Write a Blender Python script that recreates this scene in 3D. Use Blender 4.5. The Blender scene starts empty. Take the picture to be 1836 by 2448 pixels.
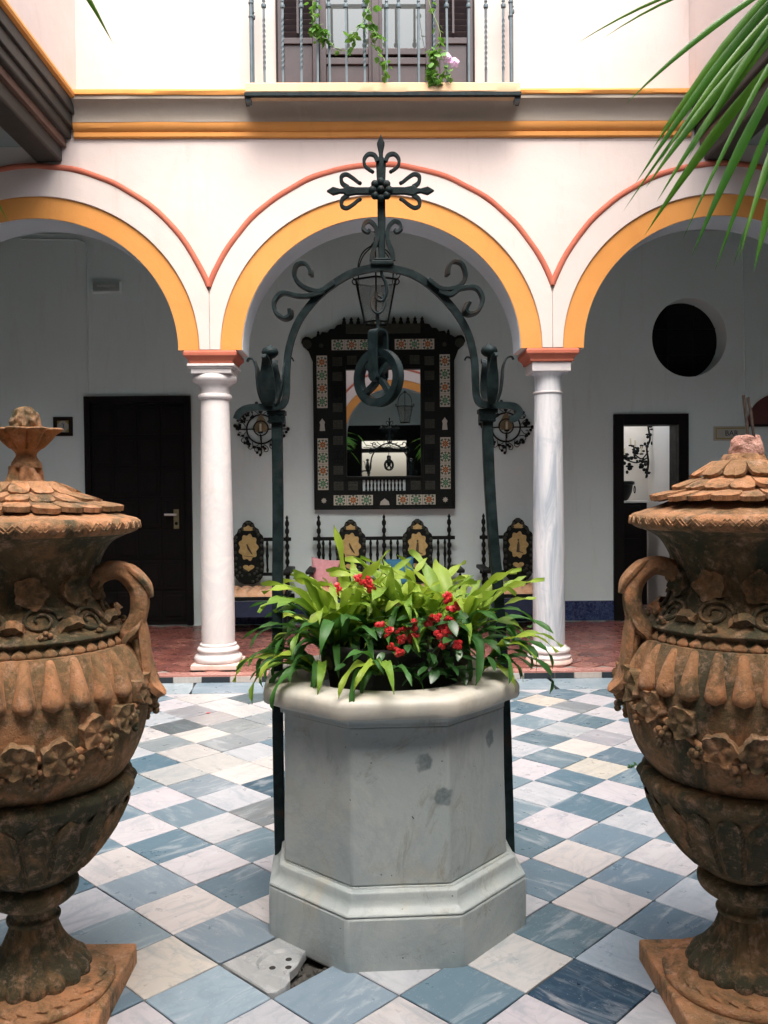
import bpy, math, random
from mathutils import Vector, Matrix, noise
rnd = random.Random(7)
S = bpy.context.scene
COL = S.collection
PI = math.pi
sin, cos = math.sin, math.cos

# ------------------------------------------------------------------ camera, light, exposure
EYE = 1.574
cam = bpy.data.cameras.new('camera')
cam.sensor_fit = 'VERTICAL'; cam.sensor_height = 36.0
cam.lens = 36.0 * 2082.4 / 2448.0
cam.clip_start = 0.05; cam.clip_end = 400
co = bpy.data.objects.new('camera', cam); COL.objects.link(co)
pitch, roll, yaw = 0.02485, -0.00911, -0.01507
fw = Vector((0, cos(pitch), -sin(pitch))); rt = Vector((1, 0, 0)); up = rt.cross(fw)
r2 = rt * cos(roll) + up * sin(roll); u2 = -rt * sin(roll) + up * cos(roll)
Rz = Matrix.Rotation(yaw, 3, 'Z')
r2, u2, fw = Rz @ r2, Rz @ u2, Rz @ fw
co.matrix_world = Matrix(((r2.x, u2.x, -fw.x, 0), (r2.y, u2.y, -fw.y, 0), (r2.z, u2.z, -fw.z, EYE), (0, 0, 0, 1)))
S.camera = co

SUN_EL, SUN_AZ = math.radians(63), math.radians(170)   # high, soft sun behind thin cloud, from behind the camera
w = bpy.data.worlds.new('World'); S.world = w; w.use_nodes = True
nt = w.node_tree; nt.nodes.clear()
sky = nt.nodes.new('ShaderNodeTexSky'); sky.sky_type = 'NISHITA'; sky.sun_disc = False
sky.sun_elevation = SUN_EL; sky.sun_rotation = SUN_AZ
sky.air_density = 1.0; sky.dust_density = 6.0; sky.ozone_density = 1.0
bg = nt.nodes.new('ShaderNodeBackground'); bg.inputs[1].default_value = 0.15
out = nt.nodes.new('ShaderNodeOutputWorld')
hs = nt.nodes.new('ShaderNodeHueSaturation'); hs.inputs['Saturation'].default_value = .62    # thin cloud
nt.links.new(sky.outputs[0], hs.inputs['Color']); nt.links.new(hs.outputs[0], bg.inputs[0]); nt.links.new(bg.outputs[0], out.inputs[0])
sl = bpy.data.lights.new('sun', 'SUN'); sl.energy = 1.1; sl.angle = math.radians(60); sl.color = (1.0, 0.93, 0.86)
so = bpy.data.objects.new('sun', sl); COL.objects.link(so)
sd = Vector((sin(SUN_AZ) * cos(SUN_EL), cos(SUN_AZ) * cos(SUN_EL), sin(SUN_EL)))
so.rotation_euler = sd.to_track_quat('Z', 'Y').to_euler(); so.location = sd * 30
S.view_settings.view_transform = 'Standard'; S.view_settings.look = 'None'
S.view_settings.exposure = 1.88; S.view_settings.gamma = 1.0
S.render.engine = 'CYCLES'
S.cycles.use_denoising = True
S.cycles.max_bounces = 10; S.cycles.diffuse_bounces = 6; S.cycles.glossy_bounces = 4
S.cycles.transmission_bounces = 6; S.cycles.transparent_max_bounces = 8
S.cycles.caustics_reflective = False; S.cycles.caustics_refractive = False

# ------------------------------------------------------------------ helpers: things, parts, meshes
def tag(o, label=None, cat=None, group=None, kind=None):
    if label: o['label'] = label
    if cat: o['category'] = cat; o['kind'] = 'thing'
    if group: o['group'] = group
    if kind: o['kind'] = kind
    return o
def thing(name, loc, label, cat, rz=0, group=None):
    o = bpy.data.objects.new(name, None); COL.objects.link(o)
    o.location = loc; o.rotation_euler = (0, 0, rz); o.empty_display_size = 0.1
    return tag(o, label, cat, group)
def copy_tree(o, parent=None):
    c = o.copy(); COL.objects.link(c)
    if parent: c.parent = parent
    for ch in list(o.children): copy_tree(ch, c)
    return c
def link(name, me, parent=None, loc=None, rot=None, scale=None, color=None):
    o = bpy.data.objects.new(name, me); COL.objects.link(o)
    if parent: o.parent = parent
    if loc is not None: o.location = loc
    if rot is not None: o.rotation_euler = rot
    if scale is not None: o.scale = scale if hasattr(scale, '__len__') else (scale,) * 3
    if color is not None: o.color = (*color, 1)
    return o

class MB:
    """collects solids and builds one mesh"""
    def __init__(s): s.v = []; s.f = []
    def add(s, vs, fs):
        n = len(s.v); s.v += [tuple(p) for p in vs]; s.f += [tuple(i + n for i in q) for q in fs]; return s
    def box(s, x0, x1, y0, y1, z0, z1, M=None):
        vs = [Vector(p) for p in ((x0,y0,z0),(x1,y0,z0),(x1,y1,z0),(x0,y1,z0),(x0,y0,z1),(x1,y0,z1),(x1,y1,z1),(x0,y1,z1))]
        if M: vs = [M @ p for p in vs]
        return s.add(vs, [(3,2,1,0),(4,5,6,7),(0,1,5,4),(1,2,6,5),(2,3,7,6),(3,0,4,7)])
    def lathe(s, prof, seg=32, c=(0,0), mod=None, a0=0.0, cap=True):
        n = len(prof); vs = []
        for i, (r, z) in enumerate(prof):
            for k in range(seg):
                t = a0 + 2 * PI * k / seg
                rr, zz = (r, z) if mod is None else mod(t, r, z, i)
                vs.append((c[0] + rr * cos(t), c[1] + rr * sin(t), zz))
        fs = [(i*seg+k, i*seg+(k+1) % seg, (i+1)*seg+(k+1) % seg, (i+1)*seg+k) for i in range(n-1) for k in range(seg)]
        if cap: fs += [tuple(range(seg))[::-1], tuple((n-1)*seg+k for k in range(seg))]
        return s.add(vs, fs)
    def tube(s, pts, rad, seg=8, closed=False, flat=None, up=None, cap=True):
        """sweep along pts; rad number or list; flat=(w,h) half sizes of a rectangular bar, per point when a list"""
        P = [Vector(p) for p in pts]; n = len(P); vs = []
        rad = rad if hasattr(rad, '__len__') else [rad] * n
        prev = None
        for i, p in enumerate(P):
            a = P[i-1] if (i > 0 or closed) else p
            b = P[(i+1) % n] if (i < n-1 or closed) else p
            t = (b - a).normalized()
            if prev is None:
                ref = Vector(up) if up else (Vector((0, 0, 1)) if abs(t.z) < .9 else Vector((0, 1, 0)))
                nx = (ref - t * ref.dot(t)).normalized()
            else: nx = (prev - t * prev.dot(t)).normalized()
            prev = nx; ny = t.cross(nx)
            if flat:
                fw_, fh_ = flat[i] if hasattr(flat[0], '__len__') else flat
                for (u, q) in ((1,1),(-1,1),(-1,-1),(1,-1)): vs.append(p + nx * u * fh_ + ny * q * fw_)
            else:
                for k in range(seg):
                    a_ = 2 * PI * k / seg
                    vs.append(p + nx * cos(a_) * rad[i] + ny * sin(a_) * rad[i])
        m = 4 if flat else seg
        fs = [(i*m+k, i*m+(k+1) % m, ((i+1) % n)*m+(k+1) % m, ((i+1) % n)*m+k) for i in range(n if closed else n-1) for k in range(m)]
        if cap and not closed: fs += [tuple(range(m))[::-1], tuple((n-1)*m+k for k in range(m))]
        return s.add(vs, fs)
    def prism(s, poly, y0, y1, M=None):
        """polygon in xz, extruded along y"""
        n = len(poly)
        vs = [Vector((x, y0, z)) for x, z in poly] + [Vector((x, y1, z)) for x, z in poly]
        if M: vs = [M @ p for p in vs]
        return s.add(vs, [tuple(range(n)), tuple(range(2*n-1, n-1, -1))] + [((i+1) % n, i, i+n, (i+1) % n+n) for i in range(n)])
    def blob(s, c, r, seg=8, rings=5):
        r = r if hasattr(r, '__len__') else (r, r, r); vs = [(c[0], c[1], c[2]-r[2])]
        for i in range(1, rings):
            a = -PI/2 + PI*i/rings
            for k in range(seg):
                t = 2*PI*k/seg; vs.append((c[0]+r[0]*cos(a)*cos(t), c[1]+r[1]*cos(a)*sin(t), c[2]+r[2]*sin(a)))
        vs.append((c[0], c[1], c[2]+r[2])); L = len(vs)-1
        fs = [(0, 1+(k+1) % seg, 1+k) for k in range(seg)]
        for i in range(rings-2):
            for k in range(seg): fs.append((1+i*seg+k, 1+i*seg+(k+1) % seg, 1+(i+1)*seg+(k+1) % seg, 1+(i+1)*seg+k))
        fs += [(L, L-seg+k, L-seg+(k+1) % seg) for k in range(seg)]
        return s.add(vs, fs)
    def mesh(s, name, m, smooth=None):
        me = bpy.data.meshes.new(name); me.from_pydata(s.v, [], s.f); me.update()
        import bmesh
        bm = bmesh.new(); bm.from_mesh(me); bmesh.ops.recalc_face_normals(bm, faces=bm.faces); bm.to_mesh(me); bm.free()
        if m: me.materials.append(m)
        if smooth is not None:
            me.polygons.foreach_set('use_smooth', [True] * len(me.polygons))
            me.set_sharp_from_angle(angle=math.radians(smooth))
        return me
    def build(s, name, m, parent=None, smooth=None, bevel=None, loc=None, rot=None, color=None):
        o = link(name, s.mesh(name, m, smooth), parent, loc, rot, None, color)
        if bevel:
            b = o.modifiers.new('bevel', 'BEVEL'); b.width = bevel; b.segments = 2; b.limit_method = 'ANGLE'; b.angle_limit = math.radians(35)
        return o
def spline(P, n=6):
    """Catmull-Rom through P, n steps per span"""
    P = [tuple(p) for p in P]; Q = [P[0]] + P + [P[-1]]; out_ = []
    for i in range(1, len(Q)-2):
        a, b, c, d = Q[i-1], Q[i], Q[i+1], Q[i+2]
        for k in range(n):
            t = k/n
            out_.append(tuple(.5*((2*b[j])+(c[j]-a[j])*t+(2*a[j]-5*b[j]+4*c[j]-d[j])*t*t+(3*b[j]-a[j]-3*c[j]+d[j])*t**3) for j in range(len(a))))
    out_.append(P[-1]); return out_
def lerp(a, b, t): return a + (b-a)*t
def interp(tab, x):
    for (x0, y0), (x1, y1) in zip(tab, tab[1:]):
        if x0 <= x <= x1: return lerp(y0, y1, (x-x0)/(x1-x0) if x1 > x0 else 0)
    return tab[0][1] if x < tab[0][0] else tab[-1][1]

# ------------------------------------------------------------------ materials
class NB:
    def __init__(s, name):
        s.m = bpy.data.materials.new(name); s.m.use_nodes = True; s.t = s.m.node_tree; s.n = s.t.nodes
        s.b = s.n['Principled BSDF']
        tc = s.n.new('ShaderNodeTexCoord'); s.co = tc.outputs['Object']
        s.oi = None
    def info(s):
        if not s.oi: s.oi = s.n.new('ShaderNodeObjectInfo')
        return s.oi
    def link(s, a, b): s.t.links.new(a, b)
    def setc(s, sock, v):
        if hasattr(v, 'is_output') or hasattr(v, 'links'): s.link(v, sock)
        else: sock.default_value = (*v, 1) if hasattr(v, '__len__') and len(v) == 3 and sock.type == 'RGBA' else v
    def per_object(s, amt=50):
        """shift the pattern by the object's own random number"""
        mu = s.n.new('ShaderNodeVectorMath'); mu.operation = 'MULTIPLY_ADD'
        cmb = s.n.new('ShaderNodeCombineXYZ')
        r = s.info().outputs['Random']
        for k in range(3): s.link(r, cmb.inputs[k])
        s.link(cmb.outputs[0], mu.inputs[0]); mu.inputs[1].default_value = (amt, amt*1.7, amt*.6); s.link(s.co, mu.inputs[2])
        s.co = mu.outputs[0]
    def map(s, scale=(1,1,1), rot=(0,0,0)):
        mp = s.n.new('ShaderNodeMapping'); s.link(s.co, mp.inputs[0]); mp.inputs['Scale'].default_value = scale; mp.inputs['Rotation'].default_value = rot
        return mp.outputs[0]
    def noise(s, scale, detail=4, rough=.55, dist=0, co=None):
        n = s.n.new('ShaderNodeTexNoise'); s.link(co or s.co, n.inputs['Vector'])
        n.inputs['Scale'].default_value = scale; n.inputs['Detail'].default_value = detail
        n.inputs['Roughness'].default_value = rough; n.inputs['Distortion'].default_value = dist
        return n.outputs['Fac']
    def voro(s, scale, feature='F1', co=None, out='Distance'):
        n = s.n.new('ShaderNodeTexVoronoi'); s.link(co or s.co, n.inputs['Vector']); n.feature = feature
        n.inputs['Scale'].default_value = scale; return n.outputs[out]
    def ramp(s, fac, lo, hi, a=0., b=1.):
        n = s.n.new('ShaderNodeMapRange'); s.link(fac, n.inputs[0])
        for k, v in zip((1, 2, 3, 4), (lo, hi, a, b)): n.inputs[k].default_value = v
        n.clamp = True; return n.outputs[0]
    def mix(s, fac, a, b, mode='MIX'):
        n = s.n.new('ShaderNodeMix'); n.data_type = 'RGBA'; n.blend_type = mode
        s.setc(n.inputs[0], fac); s.setc(n.inputs[6], a); s.setc(n.inputs[7], b); return n.outputs[2]
    def math(s, op, a, b=0.):
        n = s.n.new('ShaderNodeMath'); n.operation = op; s.setc(n.inputs[0], a); s.setc(n.inputs[1], b); return n.outputs[0]
    def color(s, c): s.setc(s.b.inputs['Base Color'], c)
    def rough(s, v): s.setc(s.b.inputs['Roughness'], v)
    def bump(s, h, strength=.3, dist=.01):
        n = s.n.new('ShaderNodeBump'); s.link(h, n.inputs['Height']); n.inputs['Strength'].default_value = strength
        n.inputs['Distance'].default_value = dist; s.link(n.outputs[0], s.b.inputs['Normal'])
    def set(s, **k):
        for a, v in k.items(): s.setc(s.b.inputs[a.replace('_', ' ')], v)
    def xyz(s, co=None):
        n = s.n.new('ShaderNodeSeparateXYZ'); s.link(co or s.co, n.inputs[0]); return n.outputs
def simple(name, a, b, rough=.6, scale=6, bump=.25, dist=.004, bscale=None, po=False, **k):
    m = NB(name)
    if po: m.per_object()
    n = m.noise(scale, 5, .6); m.color(m.mix(m.ramp(n, .35, .65), a, b)); m.rough(m.ramp(n, .3, .7, rough-.08, min(1, rough+.08)))
    if bump: m.bump(m.noise(bscale or scale*4, 6, .6), bump, dist)
    m.set(**k); return m.m
def plaster(name, a, b, stain=None, rough=.85):
    m = NB(name)
    big = m.ramp(m.noise(.9, 4, .6), .35, .7); c = m.mix(big, a, b)
    if stain: c = m.mix(m.ramp(m.noise(2.2, 6, .7, .6, m.map((1, 1, .35))), .56, .78, 0, .7), c, stain)
    c = m.mix(m.ramp(m.noise(3.0, 7, .75, .3, m.map((2.6, 2.6, .28))), .57, .74, 0, .35), c, m.mix(1, c, (.72, .68, .62), 'MULTIPLY'))
    m.color(c); m.rough(rough)
    h = m.math('ADD', m.math('MULTIPLY', m.noise(3.2, 3, .5), 2.0), m.math('MULTIPLY', m.noise(70, 4, .6), .25))
    m.bump(h, .35, .012); return m.m
M = {}
M['plaster'] = plaster('limewashed plaster', (.59, .50, .46), (.62, .535, .495), (.53, .45, .41))
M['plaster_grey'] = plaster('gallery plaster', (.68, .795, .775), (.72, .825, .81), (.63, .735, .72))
M['plaster_orange'] = plaster('ochre plaster', (.57, .235, .048), (.62, .27, .068), (.47, .18, .038))
M['plaster_red'] = plaster('red oxide plaster', (.40, .095, .055), (.46, .135, .08), (.33, .08, .045))
M['plaster_cove_shade'] = plaster('shade toned cove plaster', (.31, .265, .215), (.36, .31, .255), (.48, .42, .36))  # cream cove; shade from the ledge above is put into this colour
M['plaster_cream'] = plaster('cream slab plaster', (.50, .325, .185), (.54, .37, .225), (.40, .24, .12))
M['soffit'] = plaster('soffit plaster', (.47, .525, .565), (.52, .575, .615), None)
M['ceiling'] = plaster('ceiling plaster', (.20, .235, .225), (.25, .28, .27), None)
M['wood_dark'] = simple('dark stained wood', (.010, .007, .006), (.02, .013, .010), .5, 9, .3, .003, Specular_IOR_Level=.18)
M['wood_door'] = simple('nearly black carved wood', (.003, .003, .003), (.007, .005, .0045), .6, 9, .3, .003, Specular_IOR_Level=.18)
M['wood_shutter'] = simple('purple brown painted wood', (.040, .027, .031), (.06, .041, .046), .5, 7, .2, .002)
M['wood_beam'] = simple('weathered beam wood', (.016, .017, .014), (.032, .028, .023), .65, 5, .5, .006)
M['wood_beam_pink'] = simple('worn reddish beam wood', (.10, .055, .042), (.15, .09, .065), .7, 5, .4, .006)
def iron():
    m = NB('wrought iron'); n = m.noise(18, 6, .65)
    c = m.mix(m.ramp(n, .4, .62), (.0045, .0110, .0125), (.014, .026, .029))
    c = m.mix(m.ramp(m.noise(9, 4, .6), .60, .72), c, (.034, .020, .013)); m.color(c)
    m.rough(m.ramp(n, .3, .7, .48, .68)); m.set(Metallic=.0, Specular_IOR_Level=.16); m.bump(m.noise(45, 5, .6), .5, .004); return m.m
M['iron'] = iron()
M['iron_rail'] = simple('painted iron railing', (.055, .085, .10), (.085, .12, .135), .5, 14, .3, .002)
M['iron_black'] = simple('black ironwork', (.005, .007, .007), (.012, .015, .014), .5, 14, .3, .002, Specular_IOR_Level=.18)
def marble(name, a, vein, dirt, vs=2.2, rough=.42, dirtlo=.56, dirtz=None):
    m = NB(name)
    n = m.noise(vs, 7, .62, 1.6); v = m.math('ABSOLUTE', m.math('SUBTRACT', n, .5))
    c = m.mix(m.ramp(v, 0, .09, .55, 0), a, vein)
    c = m.mix(m.ramp(m.noise(1.7, 5, .6), .45, .75, 0, .35), c, vein)
    c = m.mix(m.ramp(m.noise(3.4, 8, .72), dirtlo, .80, 0, .8), c, dirt)
    m.color(c); m.rough(rough); m.bump(m.noise(30, 6, .65), .25, .003); return m.m
M['marble_column'] = marble('white column marble', (.62, .575, .555), (.50, .475, .49), (.46, .39, .35), 2.4, .5)
M['marble_streaked'] = None
M['paint_pink'] = simple('pinkish base limewash', (.62, .42, .36), (.70, .52, .46), .7, 6, .4, .004)
def streaked():
    m = NB('grey veined column marble'); co_ = m.map((5, 5, .8), (.25, .1, 0))
    n = m.noise(1.6, 8, .65, 1.2, co_); c = m.mix(m.ramp(n, .40, .62), (.59, .585, .60), (.33, .365, .41))
    c = m.mix(m.ramp(m.noise(3, 6, .7, 1), .58, .74, 0, .7), c, (.33, .37, .42)); m.color(c); m.rough(.42); m.bump(m.noise(25, 5), .2, .003); return m.m
M['marble_streaked'] = streaked()
def wellstone():
    m = NB('weathered well marble')
    c = m.mix(m.ramp(m.noise(1.9, 6, .65, 1.0), .36, .66), (.40, .43, .415), (.30, .35, .355))
    vv = m.math('ABSOLUTE', m.math('SUBTRACT', m.noise(1.5, 8, .6, 2.2), .5)); c = m.mix(m.ramp(vv, 0, .045, .45, 0), c, (.27, .31, .32))
    c = m.mix(m.ramp(m.noise(5, 8, .75, .5), .54, .72, 0, .6), c, (.42, .37, .27))
    c = m.mix(m.ramp(m.noise(3.6, 9, .76, 1.4, m.map((1, 1, .6))), .56, .70, 0, .8), c, (.19, .185, .125))
    c = m.mix(m.ramp(m.noise(2.1, 9, .8, .5, m.map((1, 1, 1.6), (0, 0, .7))), .60, .70, 0, .7), c, (.13, .125, .085))
    pk = m.voro(17); c = m.mix(m.ramp(pk, .03, .06, .8, 0), c, (.10, .09, .06))
    # three damp spots where something was once fixed
    wob = m.n.new('ShaderNodeTexNoise'); m.link(m.co, wob.inputs['Vector']); wob.inputs['Scale'].default_value = 26; wob.inputs['Detail'].default_value = 5
    off = m.n.new('ShaderNodeVectorMath'); off.operation = 'MULTIPLY_ADD'; m.link(wob.outputs['Color'], off.inputs[0]); off.inputs[1].default_value = (.045,)*3; m.link(m.co, off.inputs[2])
    for p in ((.082, -.398, .665), (.146, -.398, .545), (.336, -.230, .69)):
        d = m.n.new('ShaderNodeVectorMath'); d.operation = 'DISTANCE'; m.link(off.outputs[0], d.inputs[0]); d.inputs[1].default_value = tuple(q+.0225 for q in p)
        c = m.mix(m.math('MULTIPLY', m.ramp(d.outputs['Value'], .033, .024), m.ramp(m.noise(60, 5, .7), .3, .6, .55, 1)), c, (.125, .16, .165))
    m.color(c); m.rough(m.ramp(m.noise(6, 4), .3, .7, .42, .62))
    m.bump(m.math('ADD', m.noise(28, 7, .68), m.math('MULTIPLY', m.ramp(pk, .02, .07), .8)), .4, .005); return m.m
M['well'] = wellstone()
M['well_rim'] = marble('worn warm rim marble', (.52, .49, .42), (.40, .40, .37), (.27, .22, .13), 3.0, .5, .50)
M['well_stain'] = simple('grey green damp stain', (.11, .14, .145), (.17, .20, .20), .6, 30, .3, .002)
def tile_marble():
    m = NB('marble floor tile'); m.per_object(40)
    base = m.info().outputs['Color']
    co_ = m.map((2.2, 9, 3)); n1 = m.noise(1.3, 7, .66, 1.4, co_)
    n2 = m.noise(5, 6, .6, 1.0)
    lite = m.mix(.42, base, (.53, .55, .565)); dark = m.mix(.5, base, (.13, .20, .25))
    c = m.mix(m.ramp(n1, .52, .66, 0, .85), base, lite)
    c = m.mix(m.ramp(n1, .47, .34, 0, .7), c, dark)
    v = m.math('ABSOLUTE', m.math('SUBTRACT', n2, .5)); c = m.mix(m.ramp(v, 0, .035, .42, 0), c, dark)
    c = m.mix(m.ramp(m.noise(14, 8, .75), .60, .76, 0, .45), c, (.42, .38, .33))
    pk = m.voro(60); c = m.mix(m.ramp(pk, .10, .16, .35, 0), c, m.mix(.5, c, (.7, .69, .68)))
    m.color(c); m.rough(m.ramp(m.noise(9, 6, .6), .3, .7, .24, .46))
    m.bump(m.noise(22, 6, .6), .12, .003); return m.m
M['floor_tile'] = tile_marble()
def tile_terracotta():
    m = NB('red clay floor tile'); m.per_object(30)
    base = m.info().outputs['Color']
    c = m.mix(m.ramp(m.noise(7, 6, .65), .35, .7, 0, .6), base, m.mix(.5, base, (.30, .16, .14)))
    c = m.mix(m.ramp(m.noise(18, 6, .7), .58, .72, 0, .5), c, (.10, .055, .05))
    m.color(c); m.rough(m.ramp(m.noise(8, 4), .3, .7, .18, .4)); m.bump(m.noise(14, 5), .2, .004); return m.m
M['clay_tile'] = tile_terracotta()
M['grout'] = simple('dirty joint mortar', (.16, .15, .14), (.27, .25, .22), .9, 20, .5, .004)
M['grout_dark'] = simple('damp rubble', (.03, .03, .027), (.075, .07, .06), .95, 30, .6, .006)
M['dark_hole'] = simple('dark wet earth', (.012, .013, .012), (.03, .03, .027), .9, 20, .5, .004)
def objcol(name, rough, scale=20, vary=.3, bump=.2, **k):
    m = NB(name); m.per_object(20); base = m.info().outputs['Color']
    m.color(m.mix(m.ramp(m.noise(scale, 5, .65), .35, .7, 0, vary), base, m.mix(1, base, (.55, .55, .55), 'MULTIPLY')))
    m.rough(rough); m.bump(m.noise(scale*2.5, 4), bump, .003); m.set(**k); return m.m
M['kerb'] = objcol('glazed kerb block', .4, 12, .5)
def skirt():
    m = NB('marbled blue glazed tile'); m.per_object(20); base = m.info().outputs['Color']
    v = m.math('ABSOLUTE', m.math('SUBTRACT', m.noise(14, 6, .65, 2.0), .5))
    c = m.mix(m.ramp(v, 0, .05, .8, 0), base, (.10, .15, .26)); c = m.mix(m.ramp(m.noise(30, 4), .5, .7, 0, .8), c, (.008, .012, .03))
    m.color(c); m.rough(.25); return m.m
M['skirting'] = skirt()
M['ceramic_plain'] = objcol('glazed ceramic', .25, 20, .1, .05)
def terracotta(name, k):
    m = NB(name); m.per_object(13)
    n = m.noise(3.2, 8, .72, .8); n2 = m.noise(7.5, 9, .76, .5); n3 = m.noise(26, 7, .75)
    c = m.mix(m.ramp(n, .38, .60), (.60, .265, .115), (.44, .22, .105))
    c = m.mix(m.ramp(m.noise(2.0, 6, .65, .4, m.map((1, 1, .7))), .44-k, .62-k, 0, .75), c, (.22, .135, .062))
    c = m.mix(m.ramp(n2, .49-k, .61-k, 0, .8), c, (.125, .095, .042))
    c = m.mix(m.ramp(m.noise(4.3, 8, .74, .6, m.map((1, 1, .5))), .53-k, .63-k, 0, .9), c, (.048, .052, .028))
    c = m.mix(m.ramp(n3, .52, .68, 0, .55), c, (.66, .40, .27))
    c = m.mix(m.ramp(m.noise(60, 5, .7), .56, .68, 0, .5), c, (.10, .075, .04))
    m.color(c); m.rough(.92)
    m.bump(m.math('ADD', m.noise(55, 8, .75), m.math('MULTIPLY', m.noise(12, 6, .65), 1.4)), .75, .012); return m.m
M['terracotta'] = terracotta('weathered terracotta', 0.); M['terracotta_half'] = terracotta('patchy mossed terracotta', .045); M['terracotta_moss_shade'] = terracotta('moss stained and shade darkened terracotta', .10)  # the last, darkest one paints in shade below rim and bowl besides moss
M['terracotta_break'] = simple('freshly broken pink terracotta', (.58, .27, .20), (.66, .40, .33), .95, 22, .9, .02)
M['rust'] = simple('rusted rod', (.022, .014, .011), (.06, .038, .028), .85, 40, .8, .004)
def leaf(name, a, b, c2, trans=.38, rough=.5):
    m = NB(name); r = m.info().outputs['Random']
    c = m.mix(r, a, b); c = m.mix(m.ramp(m.noise(9, 4, .6), .4, .7, 0, .6), c, c2)
    c = m.mix(m.ramp(m.noise(16, 6, .75), .64, .74, 0, .7), c, (.20, .15, .04)); m.color(c); m.rough(rough)
    m.bump(m.noise(40, 3), .15, .003)
    tr = m.n.new('ShaderNodeBsdfTranslucent'); m.setc(tr.inputs[0], m.mix(.5, c, m.mix(1, c, (1.0, 1.0, .4), 'MULTIPLY')))
    mx = m.n.new('ShaderNodeMixShader'); mx.inputs[0].default_value = trans
    m.link(m.b.outputs[0], mx.inputs[1]); m.link(tr.outputs[0], mx.inputs[2])
    m.link(mx.outputs[0], m.n['Material Output'].inputs[0]); return m.m
M['leaf_fern'] = leaf('bright fern leaf', (.33, .45, .045), (.12, .28, .03), (.40, .48, .09))
M['leaf_fern_dark'] = leaf('deep green fern leaf', (.06, .19, .035), (.03, .11, .025), (.09, .22, .04), .3)
M['leaf_yellow'] = leaf('yellowing leaf', (.50, .46, .16), (.42, .40, .10), (.36, .38, .08))
M['leaf_small'] = leaf('small dark green leaf', (.04, .12, .03), (.02, .07, .02), (.06, .15, .04), .2, .3)
M['leaf_palm'] = leaf('palm leaflet', (.07, .27, .035), (.16, .36, .035), (.05, .18, .045), .3, .35)
M['leaf_vine'] = leaf('vine leaf', (.10, .25, .04), (.14, .29, .05), (.08, .2, .04), .4)
M['stem'] = simple('brown green stem', (.07, .065, .03), (.11, .10, .045), .7, 20, .3, .002)
M['vine_stem'] = simple('pale green stem', (.16, .24, .07), (.20, .28, .09), .6, 20, .2, .002)
M['petal_red'] = simple('red petal', (.50, .016, .020), (.62, .035, .035), .5, 20, .1, .002, po=True)
M['petal_pink'] = simple('pink petal', (.68, .36, .60), (.75, .50, .68), .5, 20, .1, .002)
M['pot_black'] = simple('dark planter clay', (.008, .007, .007), (.016, .013, .011), .75, 12, .4, .004)
M['soil'] = simple('potting soil', (.020, .015, .011), (.045, .033, .024), .95, 40, .8, .01)
def mirror_m():
    m = NB('mirror glass'); m.color((.86, .89, .87)); m.set(Metallic=1.0, Roughness=.012); return m.m
M['mirror'] = mirror_m()
def glass_m(name, tint, alpha):
    m = NB(name); m.color(tint); m.rough(.05); m.set(Alpha=alpha, IOR=1.5); return m.m
M['lantern_glass'] = glass_m('wavy lantern glass', (.36, .42, .40), .34)
M['bulb_glass'] = glass_m('clear bulb glass', (.75, .78, .76), .4)
def winglass():
    m = NB('dark reflecting window glass'); m.color((.16, .17, .165)); m.rough(.03); m.set(Metallic=.55); return m.m
M['window_glass'] = winglass()
M['white_enamel'] = simple('white enamel', (.72, .71, .68), (.78, .77, .74), .35, 10, .1, .001)
M['wax'] = simple('ivory candle tube', (.62, .55, .38), (.70, .63, .46), .5, 10, .1, .001)
M['gilt'] = simple('dull gilt painted panel', (.40, .28, .10), (.50, .37, .15), .45, 30, .3, .002)
M['lacquer'] = simple('black green lacquer', (.003, .005, .0045), (.008, .011, .009), .5, 40, .4, .003, Specular_IOR_Level=.18)
M['lacquer_carved'] = simple('carved green gilt ornament', (.010, .018, .013), (.034, .034, .018), .5, 45, .6, .004)
M['figure_dark'] = simple('dark painted figure', (.035, .025, .018), (.07, .05, .03), .5, 30, .1, .001)
M['cloth_orange'] = simple('tufted orange cushion cloth', (.62, .33, .17), (.70, .46, .30), .9, 12, .4, .004)
M['cloth_pink'] = simple('pink cushion cloth', (.62, .27, .30), (.70, .36, .38), .9, 16, .4, .003)
M['cloth_blue'] = simple('teal blue cushion cloth', (.03, .15, .27), (.05, .20, .34), .9, 16, .4, .003)
M['cloth_navy'] = simple('navy seat cloth', (.012, .018, .045), (.02, .03, .07), .9, 20, .4, .003)
M['brass_plate'] = simple('tarnished brass', (.20, .17, .09), (.30, .26, .14), .4, 30, .2, .001, Metallic=.6)
M['tan_shade'] = simple('tan parchment backing', (.20, .15, .08), (.28, .21, .11), .7, 20, .2, .002)
M['sign_cream'] = simple('cream glazed sign', (.42, .42, .36), (.48, .48, .41), .35, 14, .1, .001)
M['sign_gold'] = simple('ochre sign border', (.30, .24, .06), (.38, .30, .09), .4, 14, .1, .001)
M['ink'] = simple('dark blue lettering', (.02, .028, .05), (.03, .04, .06), .5, 14, 0)
M['ink_blue'] = simple('blue painted numeral', (.05, .12, .24), (.07, .15, .28), .5, 14, 0)
M['lunette_red'] = simple('dark red lunette paint', (.085, .022, .018), (.11, .03, .024), .6, 8, .2, .002)
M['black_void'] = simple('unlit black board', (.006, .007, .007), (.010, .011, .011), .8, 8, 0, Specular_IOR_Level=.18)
M['room_white'] = plaster('bright room plaster', (.78, .74, .68), (.80, .76, .71), None)
M['street_pink'] = plaster('pink street wall', (.70, .36, .28), (.74, .42, .34), None)
M['paving_far'] = simple('plain hall paving', (.20, .15, .13), (.28, .22, .19), .5, 3, .2, .004)
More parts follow.
